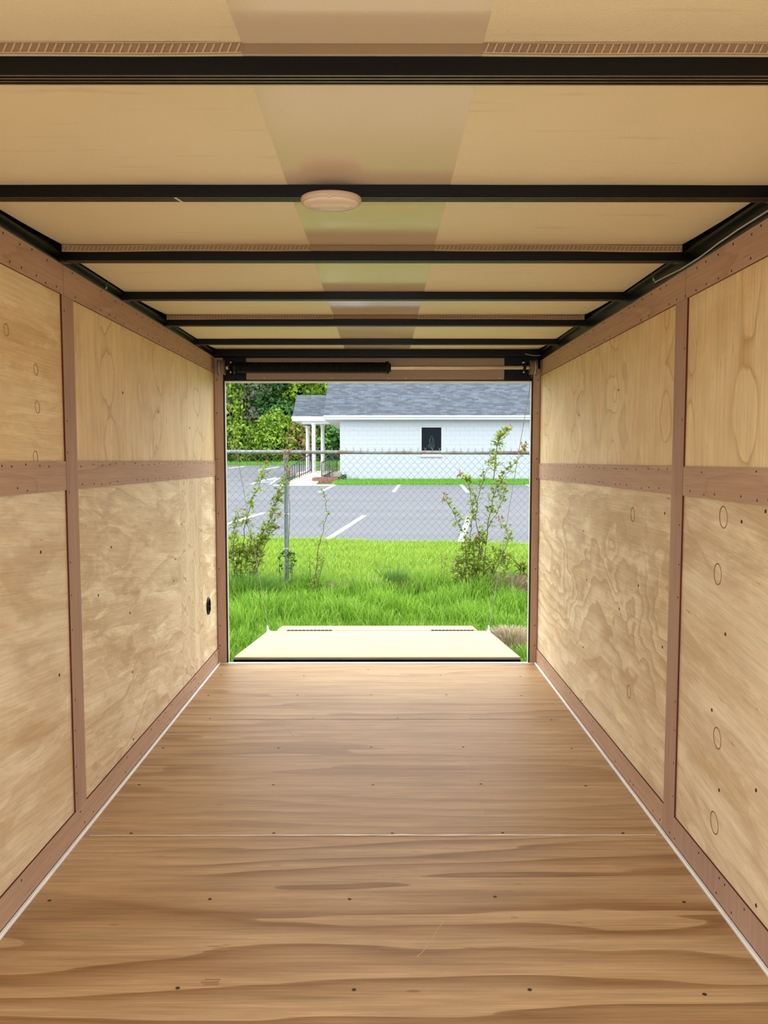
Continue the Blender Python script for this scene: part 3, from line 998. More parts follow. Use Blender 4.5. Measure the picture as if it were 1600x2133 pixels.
# ================================================================== GROUND
lot_skew = lambda y, xx: -(xx - 0.0) * 0.185 if y < 13.5 else 0.0
gr = sheet('ground_soil', -70, 70, [-12, 5, 6, 7, 7.6, 8.2, 9, 10.5, 12.3, 31.6, 34, 44, 54, 62, 78, 95], M['soil'], -.012, 2.0)
gr.name = 'ground'
tag(gr, 'grassy ground sloping gently up from the trailer', 'ground', kind='structure')
bounce_ground = sheet('bounce_yard', -14, 14, [-12, -8, -4, 0, 0.6], M['dirt'], .01, .2)  # added out of view to bounce warm light onto the ceiling
tag(bounce_ground, 'added unseen tan dirt ground bouncing light into the trailer front', 'bounce_ground', kind='structure')
# asphalt, near edge slanting
mb = MB()
ysa = [12.35, 16, 20, 24, 28, 31.4]
mb2 = MB()
rows = []
for y in ysa:
    for xx in (-40, 40):
        yy = y + (-max(-3.2, min(3.2, xx)) * .185 if y < 13 else 0)
        rows.append((xx, yy, gz(yy) + .006))
# finer near edge
vs, fs = [], []
XS = [-40, -12, -6, -3, -1.5, 0, 1.5, 3, 6, 12, 40]
edge = lambda xx: 12.33 - max(-6, min(6, xx)) * .185
for j, y in enumerate([None, 15, 18, 22, 26, 29, 31.45]):
    for xx in XS:
        yy = edge(xx) if y is None else y
        vs.append((xx, yy, gz(yy) + .02))
nX = len(XS)
for j in range(6):
    for i in range(nX - 1):
        q = j * nX + i
        fs.append((q, q + 1, q + nX + 1, q + nX))
mb = MB().add(vs, fs)
# lot continues on the left past the building to the woods
vs, fs = [], []
for y in (31.45, 34, 40, 47, 54):
    for xx in (-40, -20, -4.35):
        vs.append((xx, y, gz(y) + .02))
for j in range(4):
    for i in range(2):
        q = j * 3 + i
        fs.append((q, q + 1, q + 4, q + 3))
mb.add(vs, fs)
lot = build('parking_lot', mb, M['asphalt'])
if lot.data.polygons[0].normal.z < 0:
    lot.data.flip_normals()
sol = lot.modifiers.new('thick', 'SOLIDIFY')
sol.thickness = .10
sol.offset = -1      # the slab's body lies below its surface
tag(lot, 'grey asphalt parking lot beyond the fence', 'parking lot', kind='structure')


def stripe(p, q, w, mat, par=lot, name='parking_line'):
    p, q = Vector(p), Vector(q)
    d = (q - p).normalized()
    s = Vector((-d.y, d.x)) * w / 2
    mb = MB()
    n = 6
    for dz in (.0195, .026):
        for k in range(n + 1):
            c = p.lerp(q, k / n)
            for e in (-1, 1):
                pt = c + s * e
                mb.v.append((pt.x, pt.y, gz(pt.y) + dz))
    o_ = 2 * (n + 1)
    for k in range(n):
        a = 2 * k
        mb.f.append((a, a + 1, a + 3, a + 2))
        mb.f.append((o_ + a, o_ + a + 2, o_ + a + 3, o_ + a + 1))
        mb.f.append((a, a + 2, o_ + a + 2, o_ + a))
        mb.f.append((a + 1, o_ + a + 1, o_ + a + 3, a + 3))
    mb.f.append((0, o_, o_ + 1, 1))
    mb.f.append((2 * n, 2 * n + 1, o_ + 2 * n + 1, o_ + 2 * n))
    return build(name, mb, mat, par)


for p, q, w in [((-3.03, 15.0), (-2.72, 17.7), .10), ((-.87, 12.55), (-.37, 17.0), .095), ((1.28, 12.2), (1.91, 16.7), .10), ((3.4, 11.9), (4.1, 16.3), .10), ((-5.2, 15.2), (-4.9, 17.9), .10),
                ((-2.12, 26.2), (-1.90, 31.2), .11), ((.40, 26.2), (.71, 31.35), .11), ((3.24, 31.35), (2.90, 25.9), .11), ((-9.6, 48.2), (-9.2, 51.6), .14), ((-7.2, 45.1), (-6.8, 50.5), .14),
                ((-11.8, 45.0), (-11.4, 50.5), .14)]:
    stripe(p, q, w, M['line_white'])
for p, q, w in [((5.93, 31.4), (5.58, 26.5), .11), ((-5.4, 31.7), (-4.95, 36.0), .12), ((-4.6, 31.7), (-4.75, 35.9), .10), ((-5.3, 32.6), (-4.65, 33.0), .12), ((-5.2, 33.6), (-4.7, 34.1), .12), ((-5.1, 34.6), (-4.72, 35.1), .12)]:
    stripe(p, q, w, M['line_blue'])


# grass ---------------------------------------------------------------
def grass(name, xs, ys, hs, ws, bend, mat, zfun, parent=None, kind='stuff', seed=1, up=0.0):
    r = np.random.default_rng(seed)
    n = len(xs)
    a = r.uniform(0, 2 * np.pi, n)
    lean = r.uniform(.15, 1.0, n) * bend
    dx, dy = np.cos(a), np.sin(a)
    ta = r.uniform(0, 2 * np.pi, n)
    tx, ty = np.cos(ta), np.sin(ta)
    z0 = zfun(xs, ys)
    V = np.zeros((n, 7, 3), dtype=np.float32)
    for i, (t, wf) in enumerate(((0, 1.0), (.45, .85), (.8, .5), (1.0, 0))):
        off = lean * t ** 1.8 * hs
        cx, cy = xs + dx * off, ys + dy * off
        cz = z0 + hs * t * np.sqrt(np.maximum(0.15, 1 - (lean * .6 * t) ** 2)) - .02 * (t == 0)
        w = ws * wf / 2
        if i < 3:
            V[:, 2 * i] = np.stack([cx - tx * w, cy - ty * w, cz], 1)
            V[:, 2 * i + 1] = np.stack([cx + tx * w, cy + ty * w, cz], 1)
        else:
            V[:, 6] = np.stack([cx, cy, cz], 1)
    F = np.array([[0, 1, 3], [0, 3, 2], [2, 3, 5], [2, 5, 4], [4, 5, 6]])
    L = (np.arange(n)[:, None, None] * 7 + F[None]).reshape(-1)
    return raw(name, V.reshape(-1, 3), 3, L, mat, parent, kind)


gzv = lambda xs, ys: np.interp(ys, KY, KZ)


def clump(xs, ys, f=1.0, s=0.0):
    return (np.sin(xs * 5.1 * f + 1.3 * np.sin(ys * 4.3 * f) + s) * np.sin(ys * 6.7 * f + 1.1 * np.sin(xs * 3.7 * f) + 2 * s) + 1) / 2


n = 95000
xs = np.concatenate([rng.uniform(-2.1, 2.1, int(n * .72)), rng.uniform(-6, 6, n - int(n * .72))])
ys = rng.uniform(4.9, 8.75, n)
bare = ((xs - 1.17) / .24) ** 2 + ((ys - 6.65) / .34) ** 2 < 1
keep = ~((np.abs(xs) < .96) & (ys < 6.62)) & ~((np.abs(xs) < .88) & (ys < 6.90)) & ~((ys < 5.03) & (np.abs(xs) < 1.1)) & ~(bare & (rng.uniform(0, 1, n) < .85))
xs, ys = xs[keep], ys[keep]
c1 = clump(xs, ys)
keep = rng.uniform(0, 1, len(xs)) < .35 + .65 * c1
xs, ys, c1 = xs[keep], ys[keep], c1[keep]
hs = (.07 + .17 * c1 ** 1.3) * rng.uniform(.55, 1.25, len(xs))
nearramp = (np.abs(xs) < 1.15) & (ys < 7.15)
hs = np.where(nearramp, np.minimum(hs, .09), hs)
side = (xs > .9) & (ys < 8.0)
hs = np.where(side, hs * .6, hs)
o = grass('tall_grass', xs, ys, hs, rng.uniform(.004, .008, len(xs)), .75, M['grass_tall'], gzv, seed=2)
tag(o, 'tall bright green unmown grass between the ramp and fence', 'grass', kind='stuff')
n = 80000
xs = np.concatenate([rng.uniform(-3.2, 3.2, int(n * .7)), rng.uniform(-9, 9, n - int(n * .7))])
ys = rng.uniform(8.6, 13.6, n)
keep = ys < 12.35 - np.clip(xs, -6, 6) * .185 + rng.uniform(-.05, .04, n)
xs, ys = xs[keep], ys[keep]
o = grass('lawn_grass', xs, ys, rng.uniform(.035, .085, len(xs)) * (.7 + .6 * clump(xs, ys, .7, 2)), rng.uniform(.007, .012, len(xs)), .6, M['grass_lawn'], gzv, seed=3)
tag(o, 'short lime green mown lawn strip beyond the fence', 'grass', kind='stuff')
n = 22000
xs = rng.uniform(-2.05, 15, n)
ys = rng.uniform(31.45, 33.98, n)
o = grass('church_lawn', xs, ys, rng.uniform(.06, .14, n), rng.uniform(.015, .03, n), .5, M['grass_far'], gzv, seed=4)
tag(o, 'narrow dark green grass strip along the foot of the white building', 'grass', kind='stuff')
n = 14000
xs = rng.uniform(-26, 2, n)
ys = rng.uniform(54, 62, n)
o = grass('woodland_verge', xs, ys, rng.uniform(.12, .3, n), rng.uniform(.03, .06, n), .5, M['grass_far'], gzv, seed=5)
tag(o, 'far green grass verge at the edge of the woods', 'grass', kind='stuff')


def pile(name, cx, cy, rx, ry, n, h, mat, label, cat='dead grass', seed=9, hz=.05, bend=1.6):
    r = np.random.default_rng(seed)
    a = r.uniform(0, 2 * np.pi, n)
    q = np.sqrt(r.uniform(0, 1, n))
    xs, ys = cx + rx * q * np.cos(a), cy + ry * q * np.sin(a)
    zf = lambda X, Y: np.interp(Y, KY, KZ) + hz * np.maximum(0, 1 - ((X - cx) / rx) ** 2 - ((Y - cy) / ry) ** 2) * r.uniform(.2, 1, len(X))
    o = grass(name, xs, ys, r.uniform(.4, 1.2, n) * h, r.uniform(.004, .008, n), bend, mat, zf, seed=seed)
    tag(o, label, cat, kind='stuff')
    return o


pile('dead_grass_clump', 1.17, 6.65, .22, .32, 1500, .07, M['grass_dead'], 'heap of dead brown grass on the ground right of the ramp', seed=10, hz=.045)
pile('dead_grass_clump', 1.42, 8.45, .40, .18, 2600, .13, M['grass_dead'], 'brown dead grass heap under the leafy shrub at the fence foot', seed=11, hz=.10)
pile('dead_grass_clump', .02, 8.5, .55, .10, 900, .12, M['grass_dead'], 'thin line of dry brown grass along the middle of the fence foot', seed=12, hz=.04)
pile('grass_tussock', .16, 8.55, .11, .10, 420, .24, M['grass_dark'], 'dark green grass tussock growing at the middle of the fence foot', 'grass', seed=13, hz=.02, bend=.7)
pile('grass_tussock', -1.45, 8.2, .35, .14, 1200, .26, M['grass_dark'], 'dark green rank grass under the shrub at the left of the fence', 'grass', seed=14, hz=.03, bend=.9)

# ================================================================== FENCE
fence = thing('chain_link_fence', 'galvanised chain link fence across the grass with a rusty top rail', 'fence', (0, 8.6, -.06))
FY = 8.6
rail_pts = [(xx, FY, 1.407 - .003 * xx) for xx in (-6, -3, -1, 1, 3, 6)]
build('top_rail', MB().tube(rail_pts, .021, 12), M['rail'], fence, smooth=True)
mb = MB().lathe([(.0262, -.2), (.0262, .16), (.028, .162), (.028, .19)], (0.6, FY, 0), 'x', 12)
fp = None
for xx in (-4.11, -1.047, 2.02, 5.08):
    mb = MB().lathe([(.0245, -.5), (.0245, 1.378)], (xx, FY + .006, 0), 'z', 14)
    p = build('fence_post', mb, M['galv'], fence, smooth=False)
    mb = MB().lathe([(.028, 1.335), (.028, 1.378), (.020, 1.392)], (xx, FY + .006, 0), 'z', 14)
    mb.lathe([(.0265, -.03), (.0265, .03)], (xx, FY, 1.41), 'x', 12)
    build('post_cap', mb, M['galv'], p)
    for zz in (.33, .72):
        mb = MB().tube([(xx + .028 * math.cos(a), FY + .006 + .031 * math.sin(a), zz) for a in [2 * math.pi * k / 12 for k in range(13)]], .0028, 5, cap=False)
        build('tie_wire', mb, M['silver'], p)
tie = None
for xx in (-2.2, -1.6, -.42, .28, 1.32, 1.9, 2.6):
    zc = 1.407 - .003 * xx
    mb = MB().tube([(xx + .004 * math.sin(2 * a), FY + .023 * math.cos(a), zc + .024 * math.sin(a)) for a in [2 * math.pi * k / 12 for k in range(13)]], .0024, 5, cap=False)
    build('tie_wire', mb, M['wiremesh'], fence)
# fabric: upright zigzag wires, hooked into their neighbours, twisted barbs at the top
P_ = .0796
dh = .084 / 2
n_w = int(12 / P_) * 2
V, F = [], []
vi = 0
zb_, zt_ = -.10, 1.44
for w in range(n_w):
    xw = -6 + P_ / 2 * w
    pts = []
    k = 0
    z_ = zt_ - .012 - .003 * xw
    s = 1 if w % 2 else -1
    while z_ > zb_:
        pts.append((xw + s * P_ / 4 * 1.02, FY - .024 + (.003 if s > 0 else -.003), z_))
        s = -s
        z_ -= dh
    sgn0 = 1
    for i in range(len(pts) - 1):
        a, b = Vector(pts[i]), Vector(pts[i + 1])
        d = (b - a).normalized()
        u = d.cross(Vector((0, 1, 0))).normalized()
        q = Vector((0, 1, 0))
        r_ = .00165
        offs = [u * r_, (u * -.5 + q * .87) * r_, (u * -.5 - q * .87) * r_]
        V.extend([a + o_ for o_ in offs] + [b + o_ for o_ in offs])
        for e in range(3):
            e2 = (e + 1) % 3
            F.extend([(vi + e, vi + e2, vi + 3 + e2), (vi + e, vi + 3 + e2, vi + 3 + e)])
        vi += 6
V = [tuple(v_ - Vector((0, 8.6, -.06))) for v_ in V]
mesh_o = raw('chain_link_mesh', V, 3, F, M['wiremesh'], fence)
mb = MB()
for w in range(n_w // 2):
    xw = -6 + P_ * w + P_ / 4 * 3
    z_ = zt_ - .012 - .003 * xw
    yb = FY - .024
    mb.tube([(xw, yb, z_ - .004), (xw, yb, z_ + .016)], .0034, 5)
    for s in (-1, 1):
        mb.tube([(xw, yb, z_ + .012), (xw + s * .014, yb - .002, z_ + .034)], .0019, 4)
build('barb_twists', mb, M['wiremesh'], fence, kind='stuff')


# ================================================================== WEEDS ON THE FENCE
def smooth_line(pts, y0, y1, m=5, jit=.012):
    P = [Vector((p[0], y0 + (y1 - y0) * i / max(1, len(pts) - 1), p[1])) for i, p in enumerate(pts)]
    out = []
    for i in range(len(P) - 1):
        a, b = P[max(i - 1, 0)], P[i]
        c, d = P[i + 1], P[min(i + 2, len(P) - 1)]
        for k in range(m):
            t = k / m
            q = .5 * ((2 * b) + (c - a) * t + (2 * a - 5 * b + 4 * c - d) * t * t + (3 * b - a - 3 * c + d) * t ** 3)
            out.append(q + Vector((random.uniform(-jit, jit), random.uniform(-jit, jit), 0)))
    out.append(P[-1])
    return out


def leaf(V, F, p, d, L, w):
    d = d.normalized()
    s = d.cross(Vector((random.uniform(-.4, .4), random.uniform(-.4, .4), 1))).normalized()
    nrm = s.cross(d)
    o = len(V)
    V += [p, p + d * L * .35 + s * w / 2 + nrm * w * .12, p + d * L * .4, p + d * L * .35 - s * w / 2 + nrm * w * .12,
          p + d * L * .72 + s * w * .36 - nrm * L * .03, p + d * L * .72 - s * w * .36 - nrm * L * .03, p + d * L - nrm * L * .12]
    F += [(o, o + 1, o + 2), (o, o + 2, o + 3), (o + 1, o + 4, o + 2), (o + 2, o + 5, o + 3), (o + 2, o + 4, o + 6), (o + 2, o + 6, o + 5)]


def weed(name, label, lines, leafn, mat='leaf_weed', y0=8.46, y1=8.44, L=(.034, .066), low=.0, base=None, redtip=0.0, twig=0.09, r0=.005, cat='shrub', group=None):
    bx_ = sum(l[0][0] for l in lines) / len(lines)
    bz_ = min(l[0][1] for l in lines)
    root = thing(name, label, cat, (bx_, y0, bz_), group)
    st = MB()
    V, F, VR, FR = [], [], [], []
    for l in lines:
        l = [(l[0][0], gz(y0) - .03)] + l[1:] if l[0][1] < .06 else l
        pts = smooth_line(l, y0 + random.uniform(-.08, .05), y1 + random.uniform(-.06, .06))
        n = len(pts)
        rr = [r0 * (1 - .8 * i / (n - 1)) + .0008 for i in range(n)]
        st.tube(pts, rr, 5)
        for k in range(int(leafn * 2.3 * n / 20)):
            t = random.uniform(low, 1.0)
            i = min(n - 2, int(t * (n - 1)))
            p = pts[i].lerp(pts[i + 1], random.random())
            # short twig carrying a spray of leaflets
            dv = Vector((random.uniform(-1, 1), random.uniform(-.8, .8), random.uniform(-.2, 1.0))).normalized()
            tl = random.uniform(.2, 1.0) * twig * (1.15 - .5 * t)
            e = p + dv * tl
            if tl > .03:
                st.tube([p, e], [.0012, .0007], 3, cap=False)
            red = redtip and t > 1 - redtip and random.random() < .85
            for q in range(random.choice((3, 4, 5))):
                b = p.lerp(e, random.uniform(.45, 1.0))
                dd = (dv + Vector((random.uniform(-1, 1), random.uniform(-1, 1), random.uniform(-.7, .7)))).normalized()
                LL = random.uniform(*L) * (1 - .25 * t)
                leaf(VR if red else V, FR if red else F, b, dd, LL, LL * random.uniform(.4, .55))
    build('stem', st, M['stem'], root)
    off = wpos(root)
    if F:
        raw('leaves', [tuple(v_ - off) for v_ in V], 3, F, M[mat], root, 'stuff')
    if FR:
        o = raw('young_leaves', [tuple(v_ - off) for v_ in VR], 3, FR, M['leaf_red'], root, 'stuff')
        o['label'] = 'reddish young leaves at the shoot tips'
    return root


LA = [[(-1.54, 0.02), (-1.5, 0.47), (-1.42, 0.84), (-1.29, 1.1), (-1.25, 1.29)], [(-1.48, 0.02), (-1.32, 0.42), (-1.21, 0.68), (-1.13, 0.89), (-1.05, 1.08), (-1.01, 1.18)], [(-1.43, 0.02), (-1.35, 0.31), (-1.27, 0.52), (-1.05, 0.74)], [(-1.59, 0.02), (-1.61, 0.42), (-1.58, 0.63), (-1.55, 0.76)], [(-1.56, 0.02), (-1.59, 0.26), (-1.64, 0.47)], [(-1.38, 0.02), (-1.4, 0.26), (-1.29, 0.47), (-1.08, 0.58)], [(-1.51, 0.02), (-1.45, 0.26), (-1.42, 0.47), (-1.5, 0.74)],
      [(-1.45, .02), (-1.3, .3), (-1.2, .58), (-1.16, .8), (-1.08, .95)]]
weed('fence_shrub', 'leafy green shrub climbing the fence left of the post', LA, 30, low=.08, redtip=.06)
LB = [[(-1.6, .02), (-1.58, .18), (-1.5, .33)], [(-1.5, .02), (-1.48, .2), (-1.4, .36)], [(-1.55, .02), (-1.62, .2), (-1.66, .34)], [(-1.42, .02), (-1.36, .18), (-1.33, .33)]]
weed('fence_shrub', 'low bushy weeds in the far left corner under the fence', LB, 46, low=.05, twig=.12)
LV = [[(-1.02, 0.03), (-1.0, 0.58), (-1.0, 1.1), (-1.01, 1.36), (-0.98, 1.57), (-0.93, 1.69)], [(-1.01, 1.1), (-1.05, 1.31), (-1.02, 1.42)], [(-1.35, .9), (-1.33, 1.3), (-1.30, 1.44), (-1.25, 1.5)]]
weed('climbing_vine', 'thin reddish vine twining up the fence post and over the rail', LV[:2], 8, low=.45, redtip=.5, twig=.06, r0=.003, y0=8.54, y1=8.54, cat='vine')
LBs = [[(-1.09, 0.02), (-1.1, 0.21), (-1.05, 0.31)], [(-1.06, 0.02), (-1.01, 0.21), (-0.97, 0.27)], [(-1.0, 0.02), (-.96, 0.15), (-0.95, 0.22)]]
weed('dark_weed', 'small dark weed around the foot of the fence post', LBs, 12, 'leaf_dark', low=.3, twig=.05, cat='weed')
LS = [[(-0.72, -0.01), (-0.69, 0.26), (-0.63, 0.52), (-0.58, 0.74), (-0.6, 0.95), (-0.63, 1.02)], [(-0.73, -0.01), (-0.77, 0.15), (-.76, .22)], [(-0.71, -0.01), (-0.65, 0.13), (-.62, .22)], [(-.72, .0), (-.70, .15), (-.66, .3)]]
weed('slender_weed', 'slender single leafy stem on the fence right of the post', LS, 16, low=.06, twig=.055, L=(.022, .042), r0=.004, cat='weed')
LR = [[(1.05, -0.14), (1.1, 0.31), (1.07, 0.79), (1.15, 1.1), (1.25, 1.36)], [(1.11, -0.14), (1.16, 0.21), (1.21, 0.68), (1.26, 0.95), (1.33, 1.08), (1.49, 1.29), (1.59, 1.47)], [(1.03, -0.14), (0.97, 0.21), (0.92, 0.52), (0.81, 0.74), (0.7, 0.95)], [(1.08, -0.14), (1.26, 0.15), (1.42, 0.47), (1.31, 0.68)], [(1.16, -0.14), (1.37, 0.26), (1.55, 0.15), (1.61, 0.05)], [(1.0, -0.14), (0.95, 0.1), (1.0, 0.42), (1.02, 0.79), (0.97, 1.05), (0.89, 1.18)], [(1.11, -0.14), (1.13, 0.42), (1.31, 0.79), (1.39, 1.05)], [(1.03, -0.14), (0.89, 0.05), (0.87, 0.23)], [(1.05, -0.14), (1.03, 0.15), (1.05, 0.47)],
      [(1.25, 1.1), (1.28, 1.39), (1.3, 1.52), (1.35, 1.6), (1.42, 1.66)]]
weed('fence_shrub', 'tall leafy green shrub growing on the fence at the right', LR, 34, low=.08, redtip=.07)
LR2 = [[(.90, -.12), (.86, .05), (.84, .24)], [(.98, -.12), (.94, .1), (.92, .36)], [(1.05, -.12), (1.06, .15), (1.02, .42)], [(1.18, -.12), (1.25, .1), (1.30, .34)], [(1.3, -.12), (1.38, .05), (1.44, .24)], [(1.12, -.12), (1.16, .1), (1.14, .36)], [(1.48, -.1), (1.55, .06), (1.60, .2)]]
weed('fence_shrub', 'low leafy weeds spreading round the foot of the tall right shrub', LR2, 38, low=.05, twig=.12)
weed('dry_sprig', 'small dry reddish sprig left of the tall right shrub', [[(0.66, -0.09), (0.69, 0.13), (0.68, 0.29)], [(.67, -.05), (.72, .12), (.74, .26)]], 7, 'leaf_red', low=.5, twig=.05, L=(.018, .03), r0=.002, cat='weed')

# ================================================================== CHURCH
CX0, CX1, CY0, CY1 = -1.853, 15.0, 34.0, 43.2
ch = thing('white_block_building', 'white painted block building with grey shingle roof behind the parking lot', 'building', (CX0, CY0, .36))
WX0, WX1, WZ0, WZ1 = 1.722, 2.645, 1.545, 2.772
core = MB()
for (a, b, c_, d_) in [(CX0, WX0, .2, 3.12), (WX1, CX1, .2, 3.12), (WX0, WX1, .2, WZ0), (WX0, WX1, WZ1, 3.12)]:
    core.box(a + .006, b, CY0 + .006, CY0 + .18, c_, d_)
core.box(CX0 + .006, CX0 + .2, CY0 + .18, CY1, .2, 3.12)
core.box(CX1 - .2, CX1, CY0 + .18, CY1, .2, 3.12)
core.box(CX0, CX1, CY1 - .2, CY1, .2, 3.12)
wallc = build('block_wall', core, M['cmu_joint'], ch)
BH, BW = .2035, .407
bc = {}
extra = MB()
nb = 0
row = 0
z_ = .36
while z_ < 3.1:
    z1 = min(z_ + BH, 3.12)
    xx = CX0 - (BW / 2 if row % 2 else 0)
    while xx < CX1:
        a, b = max(xx, CX0), min(xx + BW, CX1)
        segs = [(a, b)]
        if z1 > WZ0 + .03 and z_ < WZ1 - .03:
            segs = [(s0, s1) for s0, s1 in ((a, min(b, WX0)), (max(a, WX1), b)) if s1 - s0 > .02]
            if b <= WX0 or a >= WX1:
                segs = [(a, b)]
        for s0, s1 in segs:
            l, hgt = round(s1 - s0 - .009, 3), round(z1 - z_ - .009, 3)
            if l < .02:
                continue
            if s0 < 6.55 and nb < 300:
                key = (l, hgt)
                pos = (s0 + .0045, CY0, z_ + .0045)
                if key not in bc:
                    bc[key] = build('block', MB().box(pos[0], pos[0] + l, CY0, CY0 + .02, pos[2], pos[2] + hgt), M['cmu'], wallc, at=pos)
                else:
                    dup(bc[key], wallc, pos)
                nb += 1
            else:
                extra.box(s0 + .0045, s0 + .0045 + l, CY0, CY0 + .02, z_ + .0045, z_ + .0045 + hgt)
        xx += BW
    z_ += BH
    row += 1
build('block_rows', extra, M['cmu'], wallc, kind='stuff')
# window
wf = MB()
t = .022
for (a, b, c_, d_) in [(WX0, WX0 + t, WZ0, WZ1), (WX1 - t, WX1, WZ0, WZ1), (WX0, WX1, WZ1 - t, WZ1), (WX0, WX1, WZ0, WZ0 + t)]:
    wf.box(a, b, CY0 - .012, CY0 + .10, c_, d_)
win = build('window_frame', wf, M['white_paint'], ch)
build('pane', MB().box(WX0 + t, WX1 - t, CY0 + .05, CY0 + .06, WZ0 + t, WZ1 - t), M['pane'], win)
build('sill', MB().box(WX0 - .03, WX1 + .04, CY0 - .05, CY0 + .05, WZ0 - .085, WZ0 - .002), M['white_paint'], win)
# two hands pressed together, in thin etched lines
EX, EZ = 2.19, 2.02


def ribbon(mb, pts, w=.016):
    for i in range(len(pts) - 1):
        a, b = Vector((pts[i][0], pts[i][1])), Vector((pts[i + 1][0], pts[i + 1][1]))
        d = (b - a).normalized()
        s = Vector((-d.y, d.x)) * w / 2
        q = [a + s, b + s, b - s, a - s]
        mb.hexa([(EX + p.x, CY0 + .0495, EZ + p.y) for p in q] + [(EX + p.x, CY0 + .0475, EZ + p.y) for p in q])


mb = MB()
ribbon(mb, [(.0, .36), (-.03, .33), (-.055, .24), (-.085, .22), (-.10, .12), (-.08, .02), (-.085, -.03), (-.17, -.09)])
ribbon(mb, [(.0, .36), (.04, .31), (.055, .24), (.09, .21), (.10, .10), (.09, .03), (.13, -.02), (.12, -.08), (.05, -.14)])
ribbon(mb, [(-.055, .24), (-.06, .12), (-.04, .03), (-.02, -.03), (.05, -.06)])
ribbon(mb, [(.045, .24), (.04, .12), (.03, .04), (.03, -.02)])
ribbon(mb, [(-.17, -.09), (-.10, -.15), (0, -.20), (.05, -.14)])
ribbon(mb, [(-.085, -.03), (-.03, -.08), (.05, -.10), (.13, -.02)])
ribbon(mb, [(-.12, -.07), (-.05, -.13), (.02, -.15)])
build('emblem', mb, M['etch'], win, label='pale etched outline of two praying hands')
# eaves
EZ0 = 3.045
build('soffit', MB().box(-2.50, CX1 + .5, 33.56, CY1 + .4, 3.065, 3.12), M['white_paint'], ch)
fa = MB().box(-2.50, CX1 + .6, 33.52, 33.56, 3.075, 3.165)
build('fascia', fa, M['white_paint'], ch)
gt = MB()
x0, x1 = -2.52, CX1 + .6
prof = [(33.52, 3.15), (33.44, 3.15), (33.405, 3.19), (33.40, 3.235), (33.52, 3.235)]
gt.v = [(x0, a, b) for a, b in prof] + [(x1, a, b) for a, b in prof]
k = len(prof)
gt.f = [tuple(reversed(range(k))), tuple(range(k, 2 * k))] + [(i, (i + 1) % k, (i + 1) % k + k, i + k) for i in range(k)]
build('gutter', gt, M['white_paint'], ch)


def roof_plane(name, x0, x1, y0, z0, pitch, run, par, course=.14):
    """courses of shingles as overlapping steps"""
    L = run * math.sqrt(1 + pitch * pitch)
    n = int(L / course)
    cs = 1 / math.sqrt(1 + pitch * pitch)
    sn = pitch * cs
    mb = MB()
    for i in range(n):
        s0, s1 = i * course, (i + 1) * course
        t = .014
        a = (y0 + s0 * cs - sn * t, z0 + s0 * sn + cs * t)
        b = (y0 + s1 * cs, z0 + s1 * sn)
        c_ = (y0 + s0 * cs, z0 + s0 * sn)
        o = len(mb.v)
        for xx in (x0, x1):
            mb.v += [(xx, *c_), (xx, *a), (xx, *b)]
        mb.f += [(o, o + 1, o + 4, o + 3), (o + 1, o + 2, o + 5, o + 4), (o, o + 2, o + 1), (o + 3, o + 4, o + 5)]
    return build(name, mb, M['shingle'], par, kind='stuff'), (y0 + run, z0 + run * pitch)


PT = .5833
rf, ridge = roof_plane('shingles', -2.52, CX1 + .6, 33.44, 3.225, PT, 5.1, ch)
mb = MB()
for xx0, xx1 in ((-2.50, CX1 + .58),):
    mb.v = [(xx0, 33.5, 3.12), (xx1, 33.5, 3.12), (xx1, 33.5, 3.24), (xx0, 33.5, 3.24), (xx0, ridge[0], ridge[1] - .03), (xx1, ridge[0], ridge[1] - .03),
            (xx0, 43.7, 3.12), (xx1, 43.7, 3.12)]
    mb.f = [(0, 1, 2, 3), (3, 2, 5, 4), (4, 5, 7, 6), (0, 6, 7, 1), (0, 3, 4, 6), (1, 7, 5, 2)]
build('roof_deck', mb, M['white_paint'], ch)
build('ridge_cap', MB().box(-2.52, CX1 + .6, ridge[0] - .12, ridge[0] + .12, ridge[1] - .05, ridge[1] + .03), M['shingle'], ch)
# white rake board on the left gable
mb = MB()
for xx in (-2.505, -2.47):
    mb.v += [(xx, 33.5, 3.07), (xx, 33.5, 3.16), (xx, ridge[0], ridge[1] - .06), (xx, ridge[0], ridge[1] - .16)]
mb.f = [(0, 1, 2, 3), (7, 6, 5, 4), (0, 4, 5, 1), (1, 5, 6, 2), (2, 6, 7, 3), (3, 7, 4, 0)]
build('rake_board', mb, M['white_paint'], ch)

# porch: lower roof on round columns, part of the same building
PX0 = -4.40
pr, pridge = roof_plane('porch_shingles', PX0, -1.9, 37.9, 3.43, .56, 2.2, ch)
mb = MB()
mb.v = [(PX0 + .02, 37.95, 3.35), (-1.9, 37.95, 3.35), (-1.9, 37.95, 3.44), (PX0 + .02, 37.95, 3.44), (PX0 + .02, pridge[0], pridge[1] - .02), (-1.9, pridge[0], pridge[1] - .02), (PX0 + .02, 42.3, 3.35), (-1.9, 42.3, 3.35)]
mb.f = [(0, 1, 2, 3), (3, 2, 5, 4), (4, 5, 7, 6), (0, 6, 7, 1), (0, 3, 4, 6), (1, 7, 5, 2)]
build('porch_deck', mb, M['white_paint'], ch)
build('porch_fascia', MB().box(PX0 - .02, -1.9, 37.86, 37.92, 3.30, 3.44).box(PX0, -1.9, 37.9, 38.0, 3.22, 3.31), M['white_paint'], ch)
build('porch_beam', MB().box(-3.95, -1.9, 38.1, 38.32, 3.10, 3.235), M['white_paint'], ch)
build('porch_soffit', MB().box(PX0, -1.9, 37.92, 42.3, 3.23, 3.26), M['white_paint'], ch)
col0 = None
